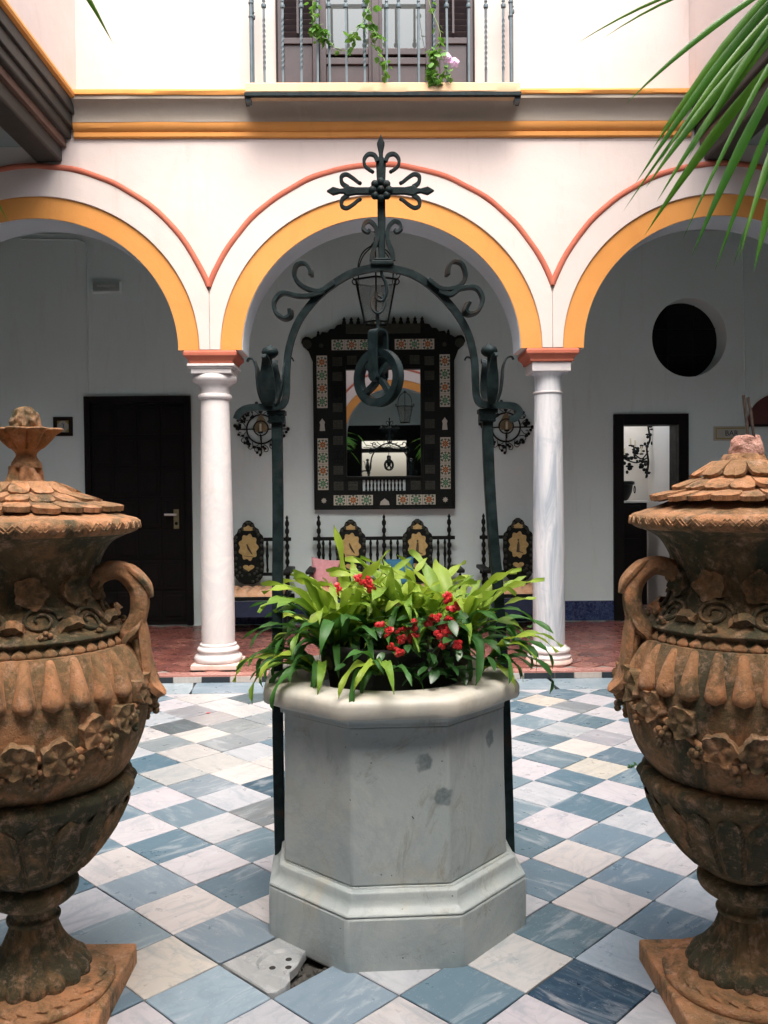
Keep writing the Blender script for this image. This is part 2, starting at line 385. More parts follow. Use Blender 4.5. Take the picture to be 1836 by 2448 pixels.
# ------------------------------------------------------------------ setting: ground and floors
XC, YF, YB, GZ = .105, 7.38, 9.95, .06        # axis of the arcade, its face, gallery back wall, gallery floor level
tag(MB().box(-60, 60, -60, 60, -.6, -.5).build('ground', M['dark_hole']), kind='structure')

floor = tag(MB().box(-5.2, 5.2, -9.0, 7.17, -.3, -.10).build('courtyard_floor', M['grout']), kind='structure')
TS = .28; TO = Vector((-1.312, 6.439)); A_ = Vector((cos(PI/4), -sin(PI/4))); B_ = Vector((-sin(PI/4), -cos(PI/4)))
def tile_mesh(name, m, h, th, ch):
    """a tile with arrised edges, top at z=0"""
    vs = [(sx*h, sy*h, -th) for sx, sy in ((-1,-1),(1,-1),(1,1),(-1,1))] + [(sx*h, sy*h, -ch) for sx, sy in ((-1,-1),(1,-1),(1,1),(-1,1))] + \
         [(sx*(h-ch), sy*(h-ch), 0) for sx, sy in ((-1,-1),(1,-1),(1,1),(-1,1))]
    fs = [(8,9,10,11)] + [(i, (i+1)%4, (i+1)%4+4, i+4) for i in range(4)] + [(i+4, (i+1)%4+4, (i+1)%4+8, i+8) for i in range(4)]
    return MB().add(vs, fs).mesh(name, m)
def chipped_tile(seed):
    r_ = random.Random(seed); h = TS/2-.0016; P = []
    for q, (sx, sy) in enumerate(((-1,-1),(1,-1),(1,1),(-1,1))):
        c1, c2 = r_.choice([.0015, .003, .004, .009]), r_.choice([.0015, .003, .005, .011])
        a, b = (sx*h, sy*(h-c1)), (sx*(h-c2), sy*h)
        if q % 2 == 0: P += [a, b]
        else: P += [b, a]
        n_ = (((-1,-1),(1,-1),(1,1),(-1,1))[(q+1) % 4])
        for t in sorted(r_.uniform(.15, .85) for _ in range(2)):       # slightly worn edges
            e = r_.uniform(0, .0022); P.append((lerp(sx, n_[0], t)*h-(e*sx if sx == n_[0] else 0), lerp(sy, n_[1], t)*h-(e*sy if sy == n_[1] else 0)))
    n = len(P); k = 1-.0022/h
    vs = [(x, y, -.018) for x, y in P]+[(x, y, -.0020) for x, y in P]+[(x*k, y*k, 0) for x, y in P]
    fs = [tuple(range(2*n, 3*n))]+[(i+n*q, (i+1) % n+n*q, (i+1) % n+n*(q+1), i+n*(q+1)) for q in range(2) for i in range(n)]
    return MB().add(vs, fs).mesh('marble_tile', M['floor_tile'])
TILES = [chipped_tile(k) for k in range(9)]
YCUT = 6.78                                   # the marble border starts here
def clip_poly(poly, f):
    o = []
    for i in range(len(poly)):
        a, b = poly[i], poly[(i+1) % len(poly)]; fa, fb = f(a), f(b)
        if fa >= 0: o.append(a)
        if fa*fb < 0: t = fa/(fa-fb); o.append((a[0]+(b[0]-a[0])*t, a[1]+(b[1]-a[1])*t))
    return o
LIGHT = [(.45,.435,.455), (.475,.455,.475), (.40,.41,.44), (.48,.45,.445), (.37,.385,.41), (.46,.435,.465)]
DARK = [(.080,.140,.185), (.105,.17,.215), (.13,.195,.245), (.095,.15,.185), (.16,.22,.26), (.12,.185,.235)]
OVER = {(4,2): (.50,.49,.47), (4,3): (.47,.475,.47), (3,2): (.52,.50,.485), (2,1): (.62,.585,.55), (2,0): (.27,.30,.31), (3,0): (.36,.38,.40),
        (1,1): (.13,.15,.16), (1,0): (.44,.41,.41), (0,0): (.34,.335,.36), (0,1): (.46,.49,.53), (7,3): (.20,.22,.23), (3,1): (.29,.32,.34),
        (2,2): (.30,.34,.36), (5,3): (.27,.33,.38), (6,4): (.21,.29,.35), (7,4): (.55,.55,.57), (8,4): (.18,.265,.32), (9,5): (.135,.21,.265), (8,6): (.29,.365,.43),
        (10,6): (.24,.31,.37), (9,7): (.29,.375,.42), (10,7): (.65,.60,.53), (9,6): (.67,.615,.59), (11,7): (.33,.435,.51), (12,6): (.28,.37,.45),
        (10,-3): (.60,.56,.49), (14,4): (.006,.052,.105), (13,3): (.105,.185,.235), (14,3): (.36,.44,.52), (14,1): (.47,.52,.58), (14,2): (.14,.225,.30),
        (12,0): (.19,.275,.35), (13,1): (.175,.26,.34), (9,-5): (.44,.43,.47), (8,-4): (.12,.19,.235), (10,-4): (.145,.215,.28), (9,-4): (.66,.62,.585),
        (9,-3): (.16,.235,.285), (8,-5): (.48,.49,.51), (7,-7): (.27,.29,.31), (6,-7): (.62,.55,.47), (5,2): (.64,.60,.575), (6,2): (.045,.10,.145), (5,1): (.60,.565,.55),
        (0,-1): (.56,.545,.55), (0,-2): (.10,.145,.165), (1,-1): (.56,.545,.54), (2,-1): (.34,.37,.39), (-1,-1): (.58,.56,.55), (3,-1): (.60,.55,.50), (13,4): (.56,.55,.54),
        (6,1): (.05,.11,.15), (7,2): (.56,.54,.53)}
DRAIN = (11, 6)
cand = []; clipped = []
for i in range(-22, 44):
    for j in range(-26, 30):
        c = TO + A_*TS*(i+.5) + B_*TS*(j+.5)
        if abs(c.x) > 5.1 or c.y < -3.3 or (i, j) == DRAIN: continue
        col = tuple(v*(.77 if OVER[i, j][1] > .43 else .70) for v in OVER[i, j]) if (i, j) in OVER else rnd.choice(DARK if (i+j) % 2 == 0 else LIGHT)
        if c.y + .2 > YCUT:
            P = [tuple(c+A_*a*.1384+B_*b*.1384) for a, b in ((-1,-1),(-1,1),(1,1),(1,-1))]
            P = clip_poly(P, lambda p: YCUT - p[1])
            if len(P) > 2: cand.append((c, i, j, col, P))
        else: cand.append((c, i, j, col, None))
def seen(c):
    v = Vector((c.x, c.y, -EYE)); d = v.dot(fw)
    return d > .6 and abs(v.dot(r2))/d < .46 and abs(v.dot(u2))/d < .62
vis = [t for t in cand if seen(t[0])]
vis.sort(key=lambda t: t[0].y)
vis = vis[:300]; vset = {(t[1], t[2]) for t in vis}
rest = [t for t in cand if (t[1], t[2]) not in vset]
def tile_at(t):
    c, i, j, col, P = t
    if P:
        n = len(P); mb = MB().add([(x-c.x, y-c.y, -.018) for x, y in P]+[(x-c.x, y-c.y, 0) for x, y in P],
                                  [tuple(range(n))[::-1], tuple(range(n, 2*n))]+[(k, (k+1) % n, (k+1) % n+n, k+n) for k in range(n)])
        return link('tile', mb.mesh('cut_tile', M['floor_tile']), floor, (c.x, c.y, 0), None, None, col)
    return link('tile', rnd.choice(TILES), floor, (c.x, c.y, rnd.uniform(-.0022, .0012)), (rnd.uniform(-.006, .006), rnd.uniform(-.006, .006), PI/4+PI/2*rnd.randrange(4)+rnd.uniform(-.004, .004)), None, col)
for t in vis: tile_at(t)
for par, nm in ((0, DARK[1]), (1, LIGHT[0])):
    mb = MB()
    for c, i, j, col, P in rest:
        if (i+j) % 2 != par or P: continue
        mb.box(-.1384, .1384, -.1384, .1384, -.017, 0, Matrix.Translation((c.x, c.y, -.001)) @ Matrix.Rotation(PI/4, 4, 'Z'))
    tag(mb.build('outlying_tiles', M['floor_tile'], floor, color=nm), kind='stuff')
# long marble slabs of the border along the step
x = -4.6; k = 0
while x < 4.7:
    L = rnd.choice([.55, .72, .38, .9, .62])
    g = rnd.choice([(.22,.285,.33), (.30,.36,.40), (.19,.255,.31), (.36,.41,.44), (.25,.31,.35)])
    sh = rnd.uniform(-.05, .05)
    mb = MB().add([(x-XC+sh, YCUT+.003, -.018), (x+L-.004-XC+sh, YCUT+.003, -.018), (x+L-.004-XC-sh, 7.166, -.018), (x-XC-sh, 7.166, -.018),
                   (x-XC+sh, YCUT+.003, .0012), (x+L-.004-XC+sh, YCUT+.003, .0012), (x+L-.004-XC-sh, 7.166, .0012), (x-XC-sh, 7.166, .0012)],
                  [(3,2,1,0),(4,5,6,7),(0,1,5,4),(1,2,6,5),(2,3,7,6),(3,0,4,7)])
    mb.build('border_slab', M['floor_tile'], floor, loc=(XC, 0, 0), color=g); x += L
# the cracked drain stone and the open gap beside it, front left of the well
c = TO + A_*TS*(DRAIN[0]+.5) + B_*TS*(DRAIN[1]+.5)
def drain():
    import bmesh
    ab = [(0,0),(.03,1.0),(.32,1.0),(.52,.97),(.60,.80),(.72,.62),(.79,.40),(.95,.36),(.93,.30),(1.0,.23),(.98,0)]
    p = [((a-.5)*.268, (b-.5)*.268) for a, b in ab]
    cx, cy = .008, .008; holes = [((a-.5)*.268, (b-.5)*.268) for a, b in ((.50,.40),(.50,.66),(.64,.54))]
    n = len(p); mb = MB(); rim = []
    # top as a fan of quads out to the broken outline, recessed round dish with drilled holes
    seg = 40; ring = []
    def hit(a):
        d = (cos(a), sin(a)); best = 9
        for i in range(n):
            (x1, y1), (x2, y2) = p[i], p[(i+1) % n]
            ex, ey = x2-x1, y2-y1; den = d[0]*ey-d[1]*ex
            if abs(den) < 1e-9: continue
            t = ((x1-cx)*ey-(y1-cy)*ex)/den; s_ = ((x1-cx)*d[1]-(y1-cy)*d[0])/den
            if t > 0 and 0 <= s_ <= 1: best = min(best, t)
        return best
    R = [hit(2*PI*k/seg) for k in range(seg)]
    def rg(f, z): return [(cx+f(k)*cos(2*PI*k/seg), cy+f(k)*sin(2*PI*k/seg), z) for k in range(seg)]
    rows = [rg(lambda k: R[k], -.03), rg(lambda k: R[k], -.002), rg(lambda k: max(0, R[k]-.004), .002), rg(lambda k: min(.085, R[k]-.006), .002),
            rg(lambda k: min(.077, R[k]-.008), -.007), rg(lambda k: min(.02, R[k]-.01), -.007)]
    vs = sum(rows, []); fs = [(i*seg+k, i*seg+(k+1) % seg, (i+1)*seg+(k+1) % seg, (i+1)*seg+k) for i in range(5) for k in range(seg)] + [tuple(5*seg+k for k in range(seg))]
    mb.add(vs, fs); o = mb.build('drain_stone', M['floor_tile'], floor, 40, loc=(c.x, c.y, .001), rot=(.008, -.010, -PI/4), color=(.30, .31, .31))
    hb = MB()
    for hx, hy in holes: hb.lathe([(.011, -.0068), (.011, -.0060)], 12, (hx, hy))
    hb.build('drain_hole', M['dark_hole'], o)
drain()
mb = MB(); rb = random.Random(4)
for k in range(60):
    mb.blob((rb.uniform(-.13, .13), rb.uniform(-.13, .13), -.045+rb.uniform(-.008, .008)), (rb.uniform(.006, .02),)*3, 6, 4)
mb.box(-.15, .15, -.15, .15, -.099, -.045)
tag(mb.build('rubble', M['grout_dark'], floor, 30, loc=(c.x, c.y, 0), rot=(0, 0, PI/4)), kind='stuff')

gal = tag(MB().box(-5.2, 5.2, 7.17, 10.2, -.3, GZ-.014).build('gallery_floor', M['grout']), kind='structure')
CT = .205; CTILE = tile_mesh('clay_tile', M['clay_tile'], CT/2-.002, .014, .002)
CLAY = [tuple(v*.62 for v in c) for c in [(.34,.115,.085), (.27,.09,.07), (.40,.16,.125), (.20,.065,.055), (.30,.11,.10), (.145,.055,.05)]]
gl = []
for i in range(-40, 40):
    for j in range(-40, 40):
        c = Vector((.1, 8.6)) + A_*CT*i + B_*CT*j
        if 7.42 < c.y < 9.84 and abs(c.x) < 5.0: gl.append((c, i+j))
def gseen(c):
    v = Vector((c.x, c.y, GZ-EYE)); d = v.dot(fw); return abs(v.dot(r2))/d < .45
gv = sorted([t for t in gl if gseen(t[0])], key=lambda t: t[0].y)[:300]; gs = {tuple(t[0]) for t in gv}
for c, par in gv:
    col = rnd.choice(CLAY[3:] if par % 2 else CLAY[:3])
    link('tile', CTILE, gal, (c.x, c.y, GZ+rnd.uniform(-.001, .001)), (rnd.uniform(-.004, .004), rnd.uniform(-.004, .004), PI/4+PI/2*rnd.randrange(4)), None, col)
mb = MB()
for c, par in gl:
    if tuple(c) not in gs: mb.box(-.1, .1, -.1, .1, -.012, 0, Matrix.Translation((c.x, c.y, GZ)) @ Matrix.Rotation(PI/4, 4, 'Z'))
tag(mb.build('outlying_tiles', M['clay_tile'], gal, color=CLAY[1]), kind='stuff')
MB().box(-5.2, 5.2, 7.178, 7.30, GZ-.012, GZ+.002).build('edge_course', M['clay_tile'], gal, color=(.42, .20, .17))
step = tag(MB().box(-5.2, 5.2, 7.172, 7.19, -.05, GZ-.012).build('kerb_step', M['grout']), kind='structure')
x = -4.7; k = 0; KM = MB().box(0, 1, 0, .012, 0, .046).mesh('kerb_block', M['kerb'])
while x < 4.8:
    dk = k % 2 == 0
    L = rnd.uniform(.23, .27)
    for q in ((0,), (0, 1))[1 if (dk and k % 6 == 4) else 0]:
        ww = L if q == 0 else .16
        link('kerb_block', KM, step, (x, 7.160+rnd.uniform(-.001, .001), .0035), None, (ww-.006, 1, 1),
             (.018, .024, .030) if dk else rnd.choice([(.50,.48,.45), (.42,.40,.38), (.46,.40,.36)])); x += ww
    k += 1
tag(MB().box(-5.2, 5.2, -40, -9.0, -.3, -.03).build('street_paving', M['paving_far']), kind='structure')

# ------------------------------------------------------------------ arcades
RX, RZ, ZS, CW = 1.176, 1.106, 2.765, 2.885      # clear half span, rise, springing height, bay
ZT = 4.50                                        # top of the arcade wall, under the cornice
ARC = [-CW, 0, CW]; TH = .38
def soffit_z(x):
    for c in ARC:
        d = abs(x-c)
        if d < RX: return ZS + RZ*math.sqrt(max(0, 1-(d/RX)**2))
    return ZS
def arcade_wall(front=True):
    mb = MB(); xs = set([-5.2, 5.2, -4.33, 4.33, -1.4425, 1.4425])
    for c in ARC:
        for k in range(61): xs.add(round(c - RX*cos(PI*k/60), 5))
    xs = sorted(xs); vs = []; fs = []
    for x in xs:
        z = soffit_z(x)
        vs += [(x, 0, z), (x, 0, ZT), (x, TH, ZT), (x, TH, z)]
    for i in range(len(xs)-1):
        a, b = 4*i, 4*i+4
        fs += [(a, b, b+1, a+1), (a+1, b+1, b+2, a+2), (a+2, b+2, b+3, a+3), (a+3, b+3, b, a)]
    n = 4*(len(xs)-1); fs += [(0, 1, 2, 3), (n+3, n+2, n+1, n)]
    return mb.add(vs, fs)
def ring(c, rin, rout, y0, y1, n=72, lim=1.4415):
    """band between two ellipses (half width, rise), clipped at mid-pier; solid from y0 to y1"""
    vs = []; fs = []
    for k in range(n+1):
        t = PI*k/n
        a = (rin[0]*cos(t), rin[1]*sin(t)); b = [rout[0]*cos(t), rout[1]*sin(t)]
        if rout[0] < 1.4: q_ = 1+.0045*noise.noise((c*3+t*4, rout[0]*9, 0)); b = [b[0]*q_, b[1]*q_]
        if abs(b[0]) > lim: s_ = lim/abs(b[0]); b = [b[0]*s_, b[1]*s_]
        for (x, z) in (a, b):
            for y in (y0, y1): vs.append((c+x, y, ZS+z))
    for k in range(n):
        a, b = 4*k, 4*k+4
        fs += [(a, a+2, b+2, b), (a+2, a+3, b+3, b+2), (a+3, a+1, b+1, b+3), (a+1, a, b, b+1)]
    fs += [(0, 1, 3, 2), (4*n, 4*n+2, 4*n+3, 4*n+1)]
    return MB().add(vs, fs)
def arcade(loc, rz, label):
    t = thing('arcade_wall', loc, label, 'arcade wall', rz)
    arcade_wall().build('wall', M['plaster'], t, 30)
    # soffit lining, painted grey like the gallery
    for c in ARC:
        vs = []; n = 60
        for k in range(n+1):
            a = PI*k/n
            for y in (.012, TH-.004):
                for q in (.004, .0):
                    vs.append((c+(RX-q)*cos(a), y, ZS+(RZ-q)*sin(a)))
        fs = []
        for k in range(n):
            a, b = 4*k, 4*k+4
            fs += [(a, b, b+2, a+2), (a+1, a+3, b+3, b+1), (a, a+1, b+1, b), (a+2, b+2, b+3, a+3)]
        MB().add(vs, fs).build('arch_soffit', M['soffit'], t, 30)
        ring(c, (RX, RZ), (RX+.178, RZ+.178), -.008, .004).build('arch_band', M['plaster_orange'], t, 30)
        ring(c, (RX+.1785, RZ+.1785), (1.515, 1.515), -.024, .004).build('archivolt', M['plaster'], t, 30, bevel=.004)
        a0 = math.acos(1.4415/1.535); pts = []
        for k in range(61):
            a = a0 + (PI-2*a0)*k/60; wob = .009*noise.noise((c+k*.3, loc[1], 0))
            pts.append((c+(1.535+wob)*cos(a), -.012, ZS+(1.535+wob)*sin(a)))
        MB().tube(pts, .027, 10).build('arch_moulding', M['plaster_red'], t, 60)
    return t
arcade((XC, YF, 0), 0, 'white arcade wall of orange banded arches facing the well, under the balcony')
arcade((XC, -.55, 0), PI, 'arcade wall across the court seen only in the mirror glass')

def column(x, y, kind, label, group='marble columns of the arcade'):
    t = thing('column', (x, y, 0), label, 'column', 0, group)
    sm = M['marble_column'] if kind == 'a' else M['marble_streaked']
    if kind == 'a':
        pl = MB().box(-.205, .205, -.205, .205, GZ, .105).build('plinth', M['paint_pink'], t, bevel=.008)
        prof = [(.195,.105),(.205,.118),(.207,.14),(.198,.162),(.176,.170),(.168,.185),(.172,.195),(.182,.205),(.182,.218),(.172,.232),(.158,.238),(.158,.258),(.146,.268)]
        MB().lathe(prof, 48).build('base', M['marble_column'], t, 50)
        MB().lathe([(.1445,.266),(.1445,.5),(.143,.9),(.138,1.4),(.130,1.9),(.1215,2.365)], 48).build('shaft', sm, t, 60)
        MB().lathe([(.122,2.364),(.138,2.372),(.145,2.385),(.143,2.405),(.130,2.415)], 48).build('astragal', M['marble_column'], t, 50)
        MB().lathe(spline([(.122,2.413),(.124,2.44),(.128,2.47),(.142,2.495),(.172,2.512),(.184,2.522),(.190,2.545),(.178,2.572),(.165,2.578)], 4), 48).build('capital_bell', M['marble_column'], t, 50)
        ab = MB(); ab.box(-.170, .170, -.170, .170, 2.576, 2.617); ab.box(-.184, .184, -.184, .184, 2.617, 2.632); ab.box(-.198, .198, -.198, .198, 2.632, 2.655)
        ab.build('abacus', M['marble_column'], t, bevel=.005)
    else:
        prof = [(.20,GZ),(.20,.078)]
        MB().lathe([(.192,GZ),(.203,.068),(.203,.085),(.192,.10)], 48).build('plinth', M['paint_pink'], t, 50)
        MB().lathe([(.185,.098),(.190,.108),(.190,.122),(.176,.132),(.170,.150),(.180,.158),(.184,.170),(.178,.186),(.160,.192),(.152,.205),(.139,.216)], 48).build('base', M['marble_column'], t, 50)
        MB().lathe([(.1385,.215),(.1385,.6),(.136,1.1),(.130,1.6),(.124,2.1),(.1185,2.395)], 48).build('shaft', sm, t, 60)
        MB().lathe([(.119,2.394),(.127,2.397),(.130,2.405),(.127,2.413),(.118,2.416)], 48).build('astragal', M['marble_column'], t, 50)
        MB().lathe(spline([(.117,2.414),(.117,2.47),(.117,2.515),(.122,2.54),(.134,2.56),(.148,2.568),(.152,2.578)], 4), 48).build('capital_bell', M['marble_streaked'], t, 50)
        ab = MB(); ab.box(-.165, .165, -.165, .165, 2.576, 2.655); ab.build('abacus', M['marble_column'], t, bevel=.005)
    # painted impost block with a hollow moulding
    vs = []; lv = [(.186,2.656),(.186,2.674),(.194,2.690),(.210,2.708),(.222,2.716),(.224,2.745),(.215,ZS-.003)]
    mb = MB().lathe([(r*math.sqrt(2), z) for r, z in lv], 4, a0=PI/4)
    mb.build('impost', M['plaster_red'], t, 20, bevel=.006)
    return t
column(XC-CW/2, YF+.19, 'a', 'smooth white column on a square pink plinth beside the dark door')
column(XC+CW/2, YF+.19, 'b', 'grey veined marble column with round base, nearer the BAR sign')
for sx in (-1, 1): column(XC+sx*CW*1.5, YF+.19, 'a', 'white column beyond the '+('left' if sx < 0 else 'right')+' edge of the picture')
for k, nm in ((-1.5, 'outermost on the left of'), (-.5, 'just to the left of'), (.5, 'just to the right of'), (1.5, 'outermost on the right of')): column(XC+k*CW, -.55-.19, 'a', 'white column of the rear arcade, '+nm+' the viewer')

# cornice: orange double fillet, cove with the overhang's shade in its colour, ragged ochre top ledge
def cornice(x0, x1, yw, z0, label, parent_name='cornice', loc=(0, 0, 0), rz=0):
    t = thing(parent_name, loc, label, 'cornice', rz)
    def run(prof, name, m, n=60, jit=.002):
        mb = MB(); vs = []; q = len(prof)
        for k in range(n+1):
            x = lerp(x0, x1, k/n)
            for i, (d, z) in enumerate(prof):
                j = jit*noise.noise((x*3.1, z*7, i*.7+len(name)))
                vs.append((x, yw-d+(j if d > .005 else 0), z0+z+j))
        fs = [(k*q+i, (k+1)*q+i, (k+1)*q+(i+1) % q, k*q+(i+1) % q) for k in range(n) for i in range(q)]
        fs += [tuple(range(q)), tuple(n*q+i for i in range(q))[::-1]]
        mb.add(vs, fs).build(name, m, t, 28)
    run([(-.02,.012),(.022,.012),(.030,.020),(.030,.050),(.022,.058),(.034,.066),(.050,.085),(.056,.110),(.056,.128),(-.02,.128)], 'orange_fillet', M['plaster_orange'])
    run([(-.02,.1285),(.058,.1285),(.058,.150),(.066,.190),(.085,.228),(.112,.256),(.138,.272),(.150,.278),(.150,.305),(-.02,.305)], 'cove', M['plaster_cove_shade'], 80, .005)
    run([(-.02,.3055),(.158,.3055),(.166,.312),(.168,.335),(.160,.350),(-.02,.354)], 'top_ledge', M['plaster_orange'], 150, .007)
    return t
cornice(-2.44, 2.72, YF, 4.515, 'shade toned taupe cove cornice with orange fillet running above the arches')

# ------------------------------------------------------------------ upper storey and side wings
XL, XR, ZW = -2.42, 2.71, 4.83
def wallbox(name, x0, x1, y0, y1, z0, z1, m, label, cat='wall'):
    return tag(MB().box(x0, x1, y0, y1, z0, z1).build(name, m), label, cat)
# back upper wall with the balcony door opening (x .60..1.02 px wide reveal)
DX0, DX1, DZ0, DZ1 = -.745, .895, 4.80, 7.05
uw = thing('upper_wall', (0, 0, 0), 'plain white upper wall behind the balcony railing', 'wall')
mb = MB(); TOP = 7.6
mb.box(-5.2, DX0, YF, YF+.4, 4.502, TOP); mb.box(DX1, 5.2, YF, YF+.4, 4.502, TOP)
mb.box(DX0, DX1, YF, YF+.4, 4.502, DZ0); mb.box(DX0, DX1, YF, YF+.4, DZ1, TOP)
mb.build('wall', M['plaster'], uw)
wallbox('upper_wall', XL-.4, XL, -.55, YF-.001, ZW, 6.9, M['plaster'], 'white upper wall of the side wing over the beam, at top left')
wallbox('upper_wall', XR, XR+.4, -.55, YF-.001, ZW, 6.9, M['plaster'], 'white upper wall of the side wing over the beam, at top right behind the palm')
wallbox('upper_wall', -5.2, 5.2, -.95, -.551, 4.502, 6.9, M['plaster'], 'upper wall of the house across the court, behind the viewer')
cornice(-2.72, 2.44, 0, 4.515, 'cornice of the house across the court, behind the viewer', loc=(0, -.55, 0), rz=PI)
# wooden gallery beams along both wings
def beam(side, X, label):
    s = side; t = thing('gallery_beam', (X, 0, 0), label, 'wooden beam', 0, 'dark wooden beams carrying the side wings')
    def run(prof, name, m, bev=.006):
        q = len(prof); vs = []; n = 24; y0, y1 = -.5, YF-.003
        for k in range(n+1):
            y = lerp(y0, y1, k/n)
            for i, (d, z) in enumerate(prof):
                j = .004*noise.noise((y*2.3, z*9, i+s*5.))
                vs.append((s*(d+j), y, z+j))
        fs = [(k*q+i, (k+1)*q+i, (k+1)*q+(i+1) % q, k*q+(i+1) % q) for k in range(n) for i in range(q)] + [tuple(range(q)), tuple(n*q+i for i in range(q))[::-1]]
        MB().add(vs, fs).build(name, m, t, 25, bevel=bev)
    run([(-.012,4.80),(-.03,4.805),(-.036,4.83),(-.028,4.858),(.06,4.862),(.06,4.80)], 'ochre_ledge', M['plaster_orange'], None)
    run([(-.004,4.70),(-.004,4.798),(.22,4.798),(.22,4.70)], 'fascia', M['wood_beam'])
    run([(.02,4.60),(.02,4.698),(.22,4.698),(.22,4.60)], 'fascia', M['wood_beam'])
    run([(.055,4.52),(.045,4.53),(.045,4.598),(.22,4.598),(.22,4.52)], 'fascia', M['wood_beam'])
    run([(.09,4.455),(.09,4.518),(.34,4.518),(.34,4.455)], 'fillet', M['wood_beam_pink'], .003)
    run([(.135,4.33),(.125,4.345),(.125,4.452),(.345,4.452),(.345,4.345),(.335,4.33)], 'lower_beam', M['wood_beam'], .012)
    return t
beam(-1, XL, 'dark moulded wooden beam under the wing wall, running to the upper left corner')
beam(1, XR, 'dark moulded wooden beam at upper right, half hidden by palm leaves')
tag(MB().box(XL-2.9, XL-.222, -.55, YF-.001, 4.46, 4.52).build('ceiling', M['ceiling']), kind='structure')
tag(MB().box(XR+.222, XR+2.7, -.55, YF-.001, 4.46, 4.52).build('ceiling', M['ceiling']), kind='structure')
tag(MB().box(-5.2, 5.2, YF+TH+.001, YB+.3, 4.502, 4.56).build('ceiling', M['ceiling']), kind='structure')
tag(MB().box(-5.2, 5.2, -4.4, -.951, 4.502, 4.56).build('ceiling', M['ceiling']), kind='structure')
wallbox('side_wall', -5.5, -5.2, -4.4, 10.3, -.3, 5.2, M['plaster_grey'], 'outer wall of the wing beyond the left edge of the picture')
wallbox('side_wall', 5.2, 5.5, -4.4, 10.3, -.3, 5.2, M['plaster_grey'], 'outer wall of the wing beyond the right edge of the picture')

# gallery back wall: doorway, oculus and the far right arch are real openings
OX, OZ, ORX, ORZ = 3.66, 3.29, .43, .45
bw = thing('gallery_wall', (0, 0, 0), 'shaded grey white gallery wall behind the arches', 'wall')
def gallery_wall():
    y0, y1 = YB, YB+.30
    mb = MB()
    dx0, dx1, dz = 2.86, 3.56, 2.36
    mb.box(-5.2, dx0, y0, y1, -.1, 4.501)
    mb.box(dx0, dx1, y0, y1, dz, 2.72)
    mb.box(dx1, 5.2, y0, y1, -.1, 2.72)
    X0, X1, Z0, Z1 = dx0, 4.46, 2.72, 3.86
    mb.box(X1, 5.2, y0, y1, Z0, 4.501); mb.box(X0, X1, y0, y1, Z1, 4.501)
    # plate with round hole
    vs = []; fs = []
    aa = sorted([2*PI*k/64 for k in range(64)]+[math.atan2(q*(Z1-Z0), p*(X1-X0)) % (2*PI) for p in (-1, 1) for q in (-1, 1)]); n = len(aa)
    for k in range(n):
        a = aa[k]; ca, sa = cos(a), sin(a)
        hx, hz = (X1-X0)/2, (Z1-Z0)/2; mx, mz = (X0+X1)/2, (Z0+Z1)/2
        s_ = 1/max(abs(ca)/hx, abs(sa)/hz)
        ox, oz = mx+ca*s_, mz+sa*s_
        for y in (y0, y1): vs.append((OX+ORX*ca, y, OZ+ORZ*sa)); vs.append((ox, y, oz))
    for k in range(n):
        a, b = 4*k, 4*((k+1) % n)
        fs += [(a, b, b+1, a+1), (a+2, a+3, b+3, b+2), (a, a+2, b+2, b)]
    mb.add(vs, fs); return mb
gallery_wall().build('wall', M['plaster_grey'], bw)
sk = MB().box(-.124, .124, -.012, 0, 0, .225).mesh('skirting_tile', M['skirting'])
for k in range(41):
    x = -5.05 + k*.25
    if -3.32 < x < -1.95 or 2.72 < x < 3.72: continue
    link('skirting_tile', sk, bw, (x, YB-.001, GZ), None, None, rnd.choice([(.018,.035,.12), (.025,.045,.14), (.014,.028,.10), (.03,.05,.13)]))
# straight joints of the cables run on the wall
def conduit(x, pts, label):
    return tag(MB().tube(pts, .009, 8).build('cable_conduit', M['plaster_grey'], None, 60), label, 'conduit')
conduit(0, [(-3.9, YB-.012, 4.44), (-3.28, YB-.012, 4.43), (-3.20, YB-.012, 4.40), (-3.17, YB-.012, 4.30), (-3.185, YB-.012, 2.72)], 'thin painted cable pipe running down the wall to the dark door')
conduit(0, [(4.26, YB-.012, 4.48), (4.285, YB-.012, 3.3), (4.30, YB-.012, 2.30)], 'thin painted cable pipe right of the round window')
# far right: dark red lunette over a ledge, cut by the frame edge
lt = thing('lunette', (4.72, YB, 2.29), 'dark red half round lunette at the right edge, above the BAR sign', 'lunette')
MB().prism([(.40*cos(PI*k/24), .36*sin(PI*k/24)) for k in range(25)], -.03, .005).build('panel', M['lunette_red'], lt)
MB().box(-.42, .42, -.05, 0, -.025, -.001).build('ledge', M['wood_dark'], lt)
# oculus: dark board deep in the reveal
oc = thing('round_window', (OX, YB, OZ), 'black round window set in a deep reveal, high on the wall', 'window')
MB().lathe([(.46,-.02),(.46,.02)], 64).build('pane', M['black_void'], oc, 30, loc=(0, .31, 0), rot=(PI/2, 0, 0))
mb = MB()
for k in (-.15, .15): mb.box(k-.008, k+.008, .275, .291, -.42, .42); mb.box(-.42, .42, .2755, .2905, k-.008, k+.008)
mb.build('grille', M['iron_black'], oc)

# small bright room behind the doorway, roof left off as an added opening to light it
rm = thing('side_room', (0, 0, 0), 'bright white room seen through the dark doorway on the right', 'room')
mb = MB(); x0, x1, y0, y1, z1 = 2.2, 3.63, YB+.31, 11.36, 2.8
mb.box(x0-.15, x0, y0, y1, -.1, z1); mb.box(x1, x1+.15, y0, y1, -.1, z1); mb.box(x0-.15, x1+.15, y1, y1+.15, -.1, z1)
mb.build('wall', M['room_white'], rm)
MB().box(x0, x1, y0-.2, y1, -.05, GZ-.006).build('room_floor', M['clay_tile'], rm, color=CLAY[1])
